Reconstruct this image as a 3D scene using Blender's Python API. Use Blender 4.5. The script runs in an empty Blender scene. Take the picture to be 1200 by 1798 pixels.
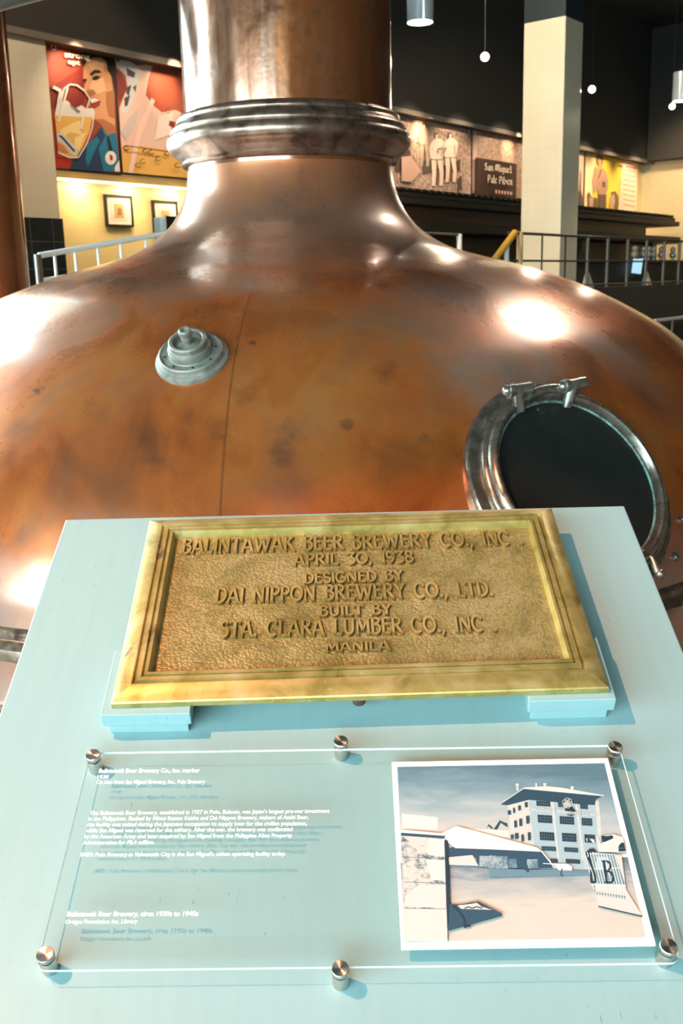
import bpy, math, random
from mathutils import Vector, Matrix
random.seed(7)
sc = bpy.context.scene
COL = sc.collection
rad = math.radians

# ------------------------------------------------------------------ camera
W, H, FPX = 1200, 1798, 1730.0
EYE = Vector((0, 0, 1.55))
TH, RHO = rad(13.0), rad(1.41)
FWD = Vector((0, math.cos(TH), -math.sin(TH)))
_r0 = Vector((1, 0, 0)); _d0 = Vector((0, -math.sin(TH), -math.cos(TH)))
RGT = _r0 * math.cos(RHO) + _d0 * math.sin(RHO)
DWN = _d0 * math.cos(RHO) - _r0 * math.sin(RHO)
cam = bpy.data.cameras.new('camera'); camo = bpy.data.objects.new('camera', cam); COL.objects.link(camo)
cam.sensor_fit = 'VERTICAL'; cam.sensor_height = 36.0; cam.lens = 36.0 * FPX / H
cam.clip_start = 0.05; cam.clip_end = 200
M = Matrix.Identity(4)
for i in range(3):
    M[i][0] = RGT[i]; M[i][1] = -DWN[i]; M[i][2] = -FWD[i]; M[i][3] = EYE[i]
camo.matrix_world = M
cam.dof.use_dof = True; cam.dof.focus_distance = 1.42; cam.dof.aperture_fstop = 13.0
sc.camera = camo

# ------------------------------------------------------------------ exposure, world
sc.view_settings.view_transform = 'Standard'; sc.view_settings.look = 'None'
sc.view_settings.exposure = 0.40; sc.view_settings.gamma = 1.0; sc.view_settings.use_curve_mapping = False
sc.cycles.use_denoising = True
sc.cycles.max_bounces = 8; sc.cycles.transparent_max_bounces = 16
sc.cycles.sample_clamp_indirect = 10.0
wd = bpy.data.worlds.new('daylight'); sc.world = wd; wd.use_nodes = True
bg = wd.node_tree.nodes['Background']
bg.inputs[0].default_value = (0.62, 0.90, 1.0, 1); bg.inputs[1].default_value = 24.0

# ------------------------------------------------------------------ room frame: u along the back wall, v towards it
AZ = rad(38.7)
EU = Vector((math.sin(AZ), math.cos(AZ), 0)); EV = Vector((-math.cos(AZ), math.sin(AZ), 0))
RZ = rad(51.3)
def UV(u, v, z=0.0): return EU * u + EV * v + Vector((0, 0, z))
def ray(x, y):
    return (FWD + RGT * ((x - 600.0) / FPX) + DWN * ((y - 899.0) / FPX)).normalized()
def on_v(x, y, v):            # pixel -> (u, z) on the room plane v = const
    d = ray(x, y); t = v / d.dot(EV); p = EYE + d * t
    return p.dot(EU), p.z
def on_u(x, y, u):
    d = ray(x, y); t = u / d.dot(EU); p = EYE + d * t
    return p.dot(EV), p.z

def lamp_area(name, loc, target, size, power, col, shape='DISK', size_y=None):
    l = bpy.data.lights.new(name, 'AREA'); l.shape = shape; l.size = size
    if size_y: l.size_y = size_y
    l.energy = power; l.color = col
    o = bpy.data.objects.new(name, l); COL.objects.link(o); o.location = loc
    o.rotation_euler = (Vector(target) - Vector(loc)).to_track_quat('-Z', 'Y').to_euler()
    return o
def lamp_spot(name, loc, target, power, col, angle=40, blend=0.4, radius=0.04):
    l = bpy.data.lights.new(name, 'SPOT'); l.energy = power; l.color = col; l.spot_size = rad(angle)
    l.spot_blend = blend; l.shadow_soft_size = radius
    o = bpy.data.objects.new(name, l); COL.objects.link(o); o.location = loc
    o.rotation_euler = (Vector(target) - Vector(loc)).to_track_quat('-Z', 'Y').to_euler()
    return o
WARM = (1.0, 0.80, 0.58)

# ------------------------------------------------------------------ lectern panel frame
TI = rad(24.4)
P0 = EYE + ray(600, 1700) * (0.897 / ray(600, 1700).y)
PX = Vector((1, 0, 0)); PS = Vector((0, math.cos(TI), math.sin(TI))); PN = Vector((0, -math.sin(TI), math.cos(TI)))
PM = Matrix.Identity(4)
for i in range(3):
    PM[i][0] = PX[i]; PM[i][1] = PS[i]; PM[i][2] = PN[i]; PM[i][3] = P0[i]
def pan(x, y, h=0.0):         # pixel -> local panel coordinates on the plane h above the panel
    d = ray(x, y); o = P0 + PN * h; t = (o - EYE).dot(PN) / d.dot(PN); q = EYE + d * t - P0
    return q.dot(PX), q.dot(PS)

# key spotlight over the lectern, hung from the ceiling grid
KD = (PX * -0.62 + PN * 1.0 + PS * 0.16).normalized()
KP = Vector((0.02, 1.2, 0.99)) + KD * 3.6
lamp_spot('key_spot_light', KP, (0.05, 1.25, 0.99), 520, (1.0, 0.45, 0.23), angle=36, blend=0.2, radius=0.045)

# ------------------------------------------------------------------ materials
def s2l(c):
    c = c / 255.0
    return c / 12.92 if c <= 0.04045 else ((c + 0.055) / 1.055) ** 2.4
def srgb(r, g, b): return (s2l(r), s2l(g), s2l(b), 1.0)
class NT:
    def __init__(s, name):
        s.m = bpy.data.materials.new(name); s.m.use_nodes = True; s.t = s.m.node_tree; s.n = s.t.nodes
        s.b = s.n['Principled BSDF']; s.out = s.n['Material Output']
    def new(s, k, **kw):
        x = s.n.new(k)
        for a, v in kw.items(): setattr(x, a, v)
        return x
    def lk(s, a, b): s.t.links.new(a, b)
    def set(s, k, v):
        if k in s.b.inputs: s.b.inputs[k].default_value = v
    def noise(s, vec, scale, detail=4, rough=0.55, dist=0.0):
        x = s.new('ShaderNodeTexNoise'); x.inputs['Scale'].default_value = scale; x.inputs['Detail'].default_value = detail
        x.inputs['Roughness'].default_value = rough; x.inputs['Distortion'].default_value = dist
        if vec is not None: s.lk(vec, x.inputs['Vector'])
        return x.outputs['Fac']
    def coord(s, kind='Object', scale=None):
        c = s.new('ShaderNodeTexCoord').outputs[kind]
        if scale:
            mp = s.new('ShaderNodeMapping'); mp.inputs['Scale'].default_value = scale; s.lk(c, mp.inputs['Vector']); c = mp.outputs[0]
        return c
    def ramp(s, fac, stops):
        r = s.new('ShaderNodeValToRGB'); e = r.color_ramp.elements
        while len(e) > len(stops): e.remove(e[-1])
        while len(e) < len(stops): e.new(0.5)
        for k, (p, c) in enumerate(stops): e[k].position = p; e[k].color = c if len(c) == 4 else (*c, 1)
        s.lk(fac, r.inputs[0]); return r.outputs[0]
    def rng(s, v, a, b, c=0.0, d=1.0):
        x = s.new('ShaderNodeMapRange'); x.inputs[1].default_value = a; x.inputs[2].default_value = b
        x.inputs[3].default_value = c; x.inputs[4].default_value = d; s.lk(v, x.inputs[0]); return x.outputs[0]
    def math(s, op, a, b=None):
        x = s.new('ShaderNodeMath', operation=op)
        for i, v in enumerate((a, b)):
            if v is None: continue
            if isinstance(v, (int, float)): x.inputs[i].default_value = v
            else: s.lk(v, x.inputs[i])
        return x.outputs[0]
    def mix(s, f, a, b, mode='MIX'):
        x = s.new('ShaderNodeMix', data_type='RGBA', blend_type=mode)
        for i, v in ((0, f), (6, a), (7, b)):
            if isinstance(v, (int, float)): x.inputs[i].default_value = v
            elif isinstance(v, tuple): x.inputs[i].default_value = v
            else: s.lk(v, x.inputs[i])
        return x.outputs[2]
    def bump(s, h, strength=0.2, dist=0.001):
        x = s.new('ShaderNodeBump'); x.inputs['Strength'].default_value = strength; x.inputs['Distance'].default_value = dist
        s.lk(h, x.inputs['Height']); s.lk(x.outputs[0], s.b.inputs['Normal'])
_flat = {}
def flat(r, g, b, rough=0.6, metal=0.0, var=0.06, name=None, spec=0.5):
    key = (r, g, b, rough, metal, var, spec)
    if key in _flat: return _flat[key]
    t = NT(name or 'paint_%d_%d_%d' % (r, g, b)); c = srgb(r, g, b)
    t.set('Roughness', rough); t.set('Metallic', metal); t.set('Specular IOR Level', spec)
    if var:
        n = t.noise(t.coord('Object'), 9, 3)
        k = tuple(x * (1 - var) for x in c[:3]) + (1,); l = tuple(min(1, x * (1 + var)) for x in c[:3]) + (1,)
        t.lk(t.mix(n, k, l), t.b.inputs['Base Color'])
    else: t.set('Base Color', c)
    _flat[key] = t.m; return t.m
def emis(name, col, strength):
    t = NT(name); t.set('Base Color', (*col, 1)); t.set('Emission Color', (*col, 1)); t.set('Emission Strength', strength); return t.m

def mat_teal():
    t = NT('teal_painted_wood'); co = t.coord('Object', (70, 4, 70)); n = t.noise(co, 1.0, 6, 0.6)
    big = t.noise(t.coord('Object', (2, 1.2, 2)), 1.5, 3)
    base = t.mix(big, srgb(140, 170, 171), srgb(148, 176, 176))
    pits = t.rng(t.noise(t.coord('Object', (260, 40, 60)), 1.0, 3, 0.7), 0.66, 0.72)
    patch = t.rng(t.noise(t.coord('Object', (6, 3, 3)), 1.0, 2), 0.46, 0.6)
    c = t.mix(t.math('MULTIPLY', t.math('MULTIPLY', pits, patch), 0.75), base, srgb(78, 110, 114))
    c = t.mix(t.rng(n, 0.4, 0.75, 0, 0.12), c, srgb(95, 140, 142))
    t.lk(c, t.b.inputs['Base Color']); t.set('Roughness', 0.42); t.set('Specular IOR Level', 0.35)
    t.bump(n, 0.12, 0.0006); return t.m
def mat_copper():
    t = NT('patinated_copper'); uv = t.coord('UV'); ob = t.coord('Object')
    def sc_(v):
        mp = t.new('ShaderNodeMapping'); mp.inputs['Scale'].default_value = v; t.lk(uv, mp.inputs['Vector']); return mp.outputs[0]
    warp = t.noise(ob, 2.2, 3, 0.5, 0.8)
    streak = t.noise(sc_((70, 3.0, 1)), 1.0, 6, 0.62, 0.5)
    cloud = t.noise(ob, 3.0, 3, 0.5, 0.8)
    fine = t.noise(ob, 38, 5, 0.7)
    base = t.ramp(t.math('ADD', t.math('MULTIPLY', warp, 0.55), t.math('MULTIPLY', streak, 0.45)),
                  [(0.30, srgb(124, 66, 34)), (0.46, srgb(202, 100, 42)), (0.58, srgb(216, 118, 54)), (0.74, srgb(214, 140, 84))])
    dark = t.rng(t.math('ADD', t.math('MULTIPLY', cloud, .75), t.math('MULTIPLY', streak, .25)), 0.5, 0.68)
    c = t.mix(t.math('MULTIPLY', dark, 0.62), base, srgb(92, 70, 58))
    sep = t.new('ShaderNodeSeparateXYZ'); t.lk(ob, sep.inputs[0])
    # brown grey crown and neck foot: patina with the dark ceiling's reflection painted in
    z = t.math('ADD', sep.outputs['Z'], t.math('MULTIPLY', t.math('SUBTRACT', warp, 0.5), 0.55))
    up = t.math('MULTIPLY', t.rng(z, 1.46, 1.66), t.rng(z, 2.2, 1.8))
    c = t.mix(t.math('MULTIPLY', up, 0.72), c, srgb(122, 100, 86))
    lowz = t.rng(z, 0.92, 0.70)
    c = t.mix(t.math('MULTIPLY', lowz, 0.5), c, srgb(176, 150, 138))  # paler foot of the dome paints in the windows' reflection
    c = t.mix(t.rng(fine, 0.55, 0.85, 0, 0.16), c, srgb(84, 58, 42))
    for (p, r, stretch, k, tone) in STAINS_AND_SHEEN:
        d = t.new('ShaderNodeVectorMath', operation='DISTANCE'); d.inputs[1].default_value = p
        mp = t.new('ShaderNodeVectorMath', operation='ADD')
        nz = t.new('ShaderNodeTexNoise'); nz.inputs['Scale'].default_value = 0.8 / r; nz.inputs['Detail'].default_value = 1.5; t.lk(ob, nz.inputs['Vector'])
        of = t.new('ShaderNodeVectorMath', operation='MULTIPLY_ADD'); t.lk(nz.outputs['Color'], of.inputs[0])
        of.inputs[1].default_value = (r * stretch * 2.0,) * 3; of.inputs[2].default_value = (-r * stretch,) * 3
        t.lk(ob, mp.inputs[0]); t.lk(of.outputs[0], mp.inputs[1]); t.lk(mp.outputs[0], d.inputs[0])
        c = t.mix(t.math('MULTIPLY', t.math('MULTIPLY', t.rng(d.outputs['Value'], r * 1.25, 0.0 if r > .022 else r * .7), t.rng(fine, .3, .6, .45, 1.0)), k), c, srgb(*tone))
    # radial soldered seam lines
    su = t.new('ShaderNodeSeparateXYZ'); t.lk(uv, su.inputs[0])
    for uu in SEAMS:
        ln = t.rng(t.math('ABSOLUTE', t.math('SUBTRACT', su.outputs['X'], uu)), 0.0004, 0.00015)
        c = t.mix(t.math('MULTIPLY', ln, 0.5), c, srgb(96, 48, 26))
    t.lk(c, t.b.inputs['Base Color'])
    t.lk(t.rng(t.math('ADD', cloud, t.math('MULTIPLY', fine, 0.3)), 0.35, 0.9, 0.2, 0.36), t.b.inputs['Roughness'])
    t.lk(t.rng(cloud, 0.35, 0.7, 0.66, 0.42), t.b.inputs['Metallic'])
    t.set('Coat Weight', 0.7); t.set('Coat Roughness', 0.14)
    dent = t.noise(ob, 7.0, 2, 0.4); t.bump(t.math('ADD', t.math('MULTIPLY', dent, 1.0), t.math('MULTIPLY', fine, 0.025)), 0.11, 0.012)
    return t.m
def mat_bronze():
    t = NT('worn_copper_trim'); ob = t.coord('Object'); n = t.noise(ob, 12, 5, 0.6, 0.6)
    t.lk(t.ramp(n, [(0.3, srgb(92, 72, 62)), (0.5, srgb(142, 112, 94)), (0.7, srgb(168, 140, 122))]), t.b.inputs['Base Color'])
    t.set('Metallic', 0.85); t.lk(t.rng(n, 0.3, 0.7, 0.22, 0.4), t.b.inputs['Roughness']); return t.m
def mat_nickel(a=(128, 118, 108), b=(190, 182, 170), name='tarnished_nickel', rough=(0.2, 0.42), green=None, metal=.85):
    t = NT(name); ob = t.coord('Object'); n = t.noise(ob, 30, 5, 0.6, 0.4)
    c = t.ramp(n, [(0.3, srgb(*a)), (0.7, srgb(*b))])
    if green: c = t.mix(t.rng(t.noise(ob, 22, 4, 0.7), 0.5, 0.66, 0, 0.8), c, srgb(*green))
    t.lk(c, t.b.inputs['Base Color']); t.set('Metallic', metal)
    t.lk(t.rng(n, 0.3, 0.7, *rough), t.b.inputs['Roughness']); return t.m
def mat_brass(hammer, letter=False):
    t = NT('hammered_brass' if hammer else 'worn_brass'); ob = t.coord('Object')
    n = t.noise(ob, 16, 5, 0.65, 0.5)
    c = t.ramp(n, [(0.28, srgb(140, 124, 60)), (0.5, srgb(184, 162, 94)), (0.72, srgb(202, 184, 132))])
    if hammer:
        v = t.new('ShaderNodeTexVoronoi'); v.inputs['Scale'].default_value = 235; v.feature = 'SMOOTH_F1'; v.inputs['Smoothness'].default_value = 0.4
        nv = t.new('ShaderNodeTexNoise'); nv.inputs['Scale'].default_value = 60; t.lk(ob, nv.inputs['Vector'])
        ad = t.new('ShaderNodeVectorMath', operation='MULTIPLY_ADD'); t.lk(nv.outputs['Color'], ad.inputs[0]); ad.inputs[1].default_value = (0.004,) * 3
        t.lk(ob, ad.inputs[2]); t.lk(ad.outputs[0], v.inputs['Vector'])
        c = t.mix(t.rng(v.outputs['Distance'], 0.45, 0.75, 0, 0.45), c, srgb(112, 92, 48))
        t.bump(t.math('SUBTRACT', 1.0, v.outputs['Distance']), 0.5, 0.0018)
        gx = t.rng(t.noise(ob, 9, 3), 0.3, 0.75, 0.1, 0.5); c = t.mix(gx, c, srgb(190, 176, 128))
    else:
        w = t.noise(ob, 30, 6, 0.7); pat = t.rng(t.noise(t.coord('Object', (9, 5, 5)), 1.0, 4, 0.7, 1.2), 0.58, 0.66)
        sx = t.new('ShaderNodeSeparateXYZ'); t.lk(ob, sx.inputs[0])
        side = t.math('ADD', t.rng(sx.outputs['X'], 0.305, 0.325), t.rng(sx.outputs['X'], -0.255, -0.285))
        c = t.mix(t.math('MULTIPLY', t.math('MULTIPLY', pat, side), t.rng(w, 0.38, 0.5)), c, srgb(112, 96, 72))
        c = t.mix(t.rng(t.noise(ob, 85, 4, 0.7), 0.64, 0.72, 0, 0.6), c, srgb(236, 214, 176))
    if letter: c = t.mix(.25, c, srgb(226, 196, 120))
    t.lk(c, t.b.inputs['Base Color']); t.set('Metallic', 0.62)
    t.lk(t.rng(n, 0.3, 0.7, 0.34, 0.5), t.b.inputs['Roughness']); return t.m
def mat_steel():
    t = NT('brushed_steel'); t.set('Metallic', 1.0); t.set('Roughness', 0.32); t.set('Base Color', srgb(214, 205, 196))
    t.set('Anisotropic', 0.85); tg = t.new('ShaderNodeTangent', direction_type='RADIAL', axis='Z'); t.lk(tg.outputs[0], t.b.inputs['Tangent']); return t.m
def mat_acrylic(edge=False):
    t = NT('acrylic_edge' if edge else 'clear_acrylic'); t.n.remove(t.b)
    tr = t.new('ShaderNodeBsdfTransparent'); tr.inputs[0].default_value = (0.985, 0.995, 0.99, 1)
    mx = t.new('ShaderNodeMixShader')
    if edge:
        df = t.new('ShaderNodeBsdfPrincipled'); df.inputs['Base Color'].default_value = (0.95, 0.97, 0.95, 1); df.inputs['Roughness'].default_value = 0.2
        mx.inputs[0].default_value = 0.8
    else:
        fr = t.new('ShaderNodeFresnel'); fr.inputs[0].default_value = 1.45; gm = t.new('ShaderNodeNewGeometry'); t.lk(t.math('MULTIPLY', fr.outputs[0], t.math('SUBTRACT', 1.0, gm.outputs['Backfacing'])), mx.inputs[0])
        df = t.new('ShaderNodeBsdfGlossy'); df.inputs['Roughness'].default_value = 0.03
    t.lk(tr.outputs[0], mx.inputs[1]); t.lk(df.outputs[0], mx.inputs[2]); t.lk(mx.outputs[0], t.out.inputs[0]); return t.m
def mat_pane(tint=(0.95, 0.97, 0.97, 1), name='window_glass'):
    t = NT(name); t.n.remove(t.b)
    tr = t.new('ShaderNodeBsdfTransparent'); tr.inputs[0].default_value = tint
    gl = t.new('ShaderNodeBsdfGlossy'); gl.inputs['Roughness'].default_value = 0.02
    mx = t.new('ShaderNodeMixShader'); mx.inputs[0].default_value = 0.06
    t.lk(tr.outputs[0], mx.inputs[1]); t.lk(gl.outputs[0], mx.inputs[2]); t.lk(mx.outputs[0], t.out.inputs[0]); return t.m
def mat_tile(name, c1, c2, size, mortar, rough=0.35):
    t = NT(name); br = t.new('ShaderNodeTexBrick'); br.offset = 0.0
    br.inputs['Scale'].default_value = 1.0; br.inputs['Brick Width'].default_value = size; br.inputs['Row Height'].default_value = size
    br.inputs['Mortar Size'].default_value = mortar; br.inputs['Color1'].default_value = c1; br.inputs['Color2'].default_value = c1; br.inputs['Mortar'].default_value = c2
    sp = t.new('ShaderNodeSeparateXYZ'); t.lk(t.coord('Object'), sp.inputs[0])
    cb = t.new('ShaderNodeCombineXYZ'); t.lk(t.math('ADD', sp.outputs['X'], sp.outputs['Y']), cb.inputs[0]); t.lk(sp.outputs['Z'], cb.inputs[1])
    t.lk(cb.outputs[0], br.inputs['Vector'])
    n = t.noise(t.coord('Object'), 1.3, 4)
    t.lk(t.mix(t.rng(n, 0.3, 0.7, 0, 0.12), br.outputs['Color'], srgb(120, 105, 80)), t.b.inputs['Base Color']); t.set('Roughness', rough); return t.m
def mat_wood():
    t = NT('dark_red_wood'); n = t.noise(t.coord('Object', (1.2, 8, 14)), 1.0, 6, 0.6, 0.6)
    t.lk(t.ramp(n, [(0.3, srgb(30, 16, 11)), (0.7, srgb(84, 32, 18))]), t.b.inputs['Base Color']); t.set('Roughness', 0.45); return t.m
def mat_crowd(name, a, b, sx=26, sz=16):
    t = NT(name); n = t.noise(t.coord('Object', (sx, 1, sz)), 1.0, 6, 0.72, 0.9)
    t.lk(t.ramp(n, [(0.38, a), (0.5, tuple((x + y) / 2 for x, y in zip(a, b))), (0.62, b)]), t.b.inputs['Base Color']); t.set('Roughness', 0.5); return t.m

def mat_blotch(name, a, b, s):
    t = NT(name); n = t.noise(t.coord('Object'), s, 6, .75); sp = t.noise(t.coord('Object'), s / 6, 2)
    t.lk(t.ramp(t.math('ADD', t.math('MULTIPLY', n, .6), t.math('MULTIPLY', sp, .5)), [(.50, a), (.60, b)]), t.b.inputs['Base Color']); t.set('Roughness', .5); return t.m

# ------------------------------------------------------------------ mesh helpers
class MB:
    def __init__(s): s.v = []; s.f = []; s.m = []; s.uv = None
    def face(s, idx, m=0): s.f.append(tuple(idx)); s.m.append(m)
    def box(s, x0, x1, y0, y1, z0, z1, m=0):
        b = len(s.v)
        s.v += [(x, y, z) for z in (z0, z1) for y in (y0, y1) for x in (x0, x1)]
        for q in ((0, 2, 3, 1), (4, 5, 7, 6), (0, 1, 5, 4), (2, 6, 7, 3), (0, 4, 6, 2), (1, 3, 7, 5)): s.face([b + i for i in q], m)
        return s
    def tube(s, pts, r, n=12, m=0, cap=True):
        pts = [Vector(p) for p in pts]; rs = r if isinstance(r, (list, tuple)) else [r] * len(pts)
        b = len(s.v); ref = None
        for i, p in enumerate(pts):
            d = (pts[min(i + 1, len(pts) - 1)] - pts[max(i - 1, 0)]).normalized()
            if ref is None: ref = d.orthogonal().normalized()
            ref = (ref - d * ref.dot(d)).normalized(); bi = d.cross(ref)
            for k in range(n):
                a = 2 * math.pi * k / n; s.v.append(tuple(p + (ref * math.cos(a) + bi * math.sin(a)) * rs[i]))
        for i in range(len(pts) - 1):
            for k in range(n):
                k2 = (k + 1) % n; s.face((b + i * n + k, b + i * n + k2, b + (i + 1) * n + k2, b + (i + 1) * n + k), m)
        if cap:
            s.face([b + k for k in range(n)][::-1], m); s.face([b + (len(pts) - 1) * n + k for k in range(n)], m)
        return s
    def lathe(s, prof, n=64, m=0, closed=False, uvs=False):
        b = len(s.v); np_ = len(prof); cols = n + 1 if uvs else n
        arc = [0]
        for i in range(1, np_): arc.append(arc[-1] + math.hypot(prof[i][0] - prof[i-1][0], prof[i][1] - prof[i-1][1]))
        for i, (r, z) in enumerate(prof):
            for k in range(cols):
                a = 2 * math.pi * k / n + (math.pi / 2 if uvs else 0); s.v.append((r * math.cos(a), r * math.sin(a), z))
        if uvs: s.uv = [(k / n, arc[i]) for i in range(np_) for k in range(cols)]
        for i in range(np_ - 1 + (1 if closed else 0)):
            i2 = (i + 1) % np_
            for k in range(n):
                k2 = k + 1 if uvs else (k + 1) % n
                s.face((b + i * cols + k, b + i * cols + k2, b + i2 * cols + k2, b + i2 * cols + k), m)
        return s
    def disc(s, r, z, n=48, m=0):
        b = len(s.v); s.v += [(r * math.cos(2 * math.pi * k / n), r * math.sin(2 * math.pi * k / n), z) for k in range(n)]; s.face(range(b, b + n), m); return s
    def sphere(s, c, r, n=16, m=0):
        pr = [(max(1e-5, r * math.sin(math.pi * i / 10)), -r * math.cos(math.pi * i / 10)) for i in range(11)]
        b = len(s.v); s.lathe(pr, n, m)
        for i in range(b, len(s.v)): v = s.v[i]; s.v[i] = (v[0] + c[0], v[1] + c[1], v[2] + c[2])
        return s
    def poly3(s, pts, m=0):
        b = len(s.v); s.v += [tuple(p) for p in pts]; s.face(range(b, b + len(pts)), m); return s
    def prism(s, pts, z0, z1, m=0, ms=None):
        n = len(pts); b = len(s.v)
        s.v += [(x, y, z0) for x, y in pts] + [(x, y, z1) for x, y in pts]
        s.face([b + i for i in range(n)][::-1], m); s.face([b + n + i for i in range(n)], m)
        for i in range(n):
            j = (i + 1) % n; s.face((b + i, b + j, b + n + j, b + n + i), m if ms is None else ms)
        return s
    def xform(s, M, start=0):
        for i in range(start, len(s.v)): s.v[i] = tuple(M @ Vector(s.v[i]))
        return s
    def build(s, name, mats, parent=None, smooth=40, bevel=0.0):
        me = bpy.data.meshes.new(name); me.from_pydata(s.v, [], s.f)
        for mm in (mats if isinstance(mats, (list, tuple)) else [mats]): me.materials.append(mm)
        me.polygons.foreach_set('material_index', s.m)
        if s.uv:
            ul = me.uv_layers.new(name='UVMap')
            for lp in me.loops:
                if lp.vertex_index < len(s.uv): ul.data[lp.index].uv = s.uv[lp.vertex_index]
        me.update(); me.validate()
        if smooth:
            me.polygons.foreach_set('use_smooth', [True] * len(me.polygons)); me.set_sharp_from_angle(angle=rad(smooth))
        o = bpy.data.objects.new(name, me); COL.objects.link(o)
        if parent is not None: o.parent = parent
        if bevel:
            bv = o.modifiers.new('bevel', 'BEVEL'); bv.width = bevel; bv.segments = 2; bv.limit_method = 'ANGLE'; bv.angle_limit = rad(50)
        return o
def recalc(o):
    import bmesh
    bm = bmesh.new(); bm.from_mesh(o.data); bmesh.ops.recalc_face_normals(bm, faces=bm.faces); bm.to_mesh(o.data); bm.free()
def tag(o, label, cat, group=None):
    o['label'] = label; o['category'] = cat
    if group: o['group'] = group
    return o
def thing(name, label, cat, loc=(0, 0, 0), rotz=0.0, group=None, mat=None):
    o = bpy.data.objects.new(name, None); COL.objects.link(o); o.empty_display_size = 0.05
    if mat is not None: o.matrix_world = mat
    else: o.location = loc; o.rotation_euler = (0, 0, rotz)
    return tag(o, label, cat, group)
def struct(name, mb, mats, label=None, loc=(0, 0, 0), rotz=RZ, parent=None, smooth=0, bevel=0.0):
    o = mb.build(name, mats, parent, smooth, bevel); o['kind'] = 'structure'
    if parent is None: o.location = loc; o.rotation_euler = (0, 0, rotz)
    if label: o['label'] = label
    return o
def copy_tree(o, parent=None):
    c = o.copy(); COL.objects.link(c)
    if parent is not None: c.parent = parent
    for ch in list(o.children): copy_tree(ch, c)
    return c
def text_mesh(s, bold=0.0):
    cu = bpy.data.curves.new('lettering', 'FONT'); cu.body = s; cu.size = 1.0; cu.offset = bold; cu.resolution_u = 3
    o = bpy.data.objects.new('lettering', cu); COL.objects.link(o)
    dg = bpy.context.evaluated_depsgraph_get(); dg.update(); me = bpy.data.meshes.new_from_object(o.evaluated_get(dg))
    v = [tuple(p.co) for p in me.vertices]; f = [tuple(p.vertices) for p in me.polygons]
    bpy.data.objects.remove(o); bpy.data.curves.remove(cu); bpy.data.meshes.remove(me)
    return v, f
def text_into(mb, s, p0, p1, cap, h, m=0, bold=0.0, fn=None):
    """lay the string from p0 to p1 (baseline ends, local xy) with capital height cap at height h"""
    v, f = text_mesh(s, bold); x0 = min(a[0] for a in v); x1 = max(a[0] for a in v)
    p0 = Vector(p0); p1 = Vector(p1); ax = (p1 - p0); L = ax.length; ax = ax / L; up = Vector((-ax.y, ax.x))
    b = len(mb.v)
    for a in v:
        q = p0 + ax * ((a[0] - x0) / (x1 - x0) * L) + up * (a[1] / 0.729 * cap)
        mb.v.append((q.x, q.y, h) if fn is None else fn(q, h))
    for q in f: mb.face([b + i for i in q], m)

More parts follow.
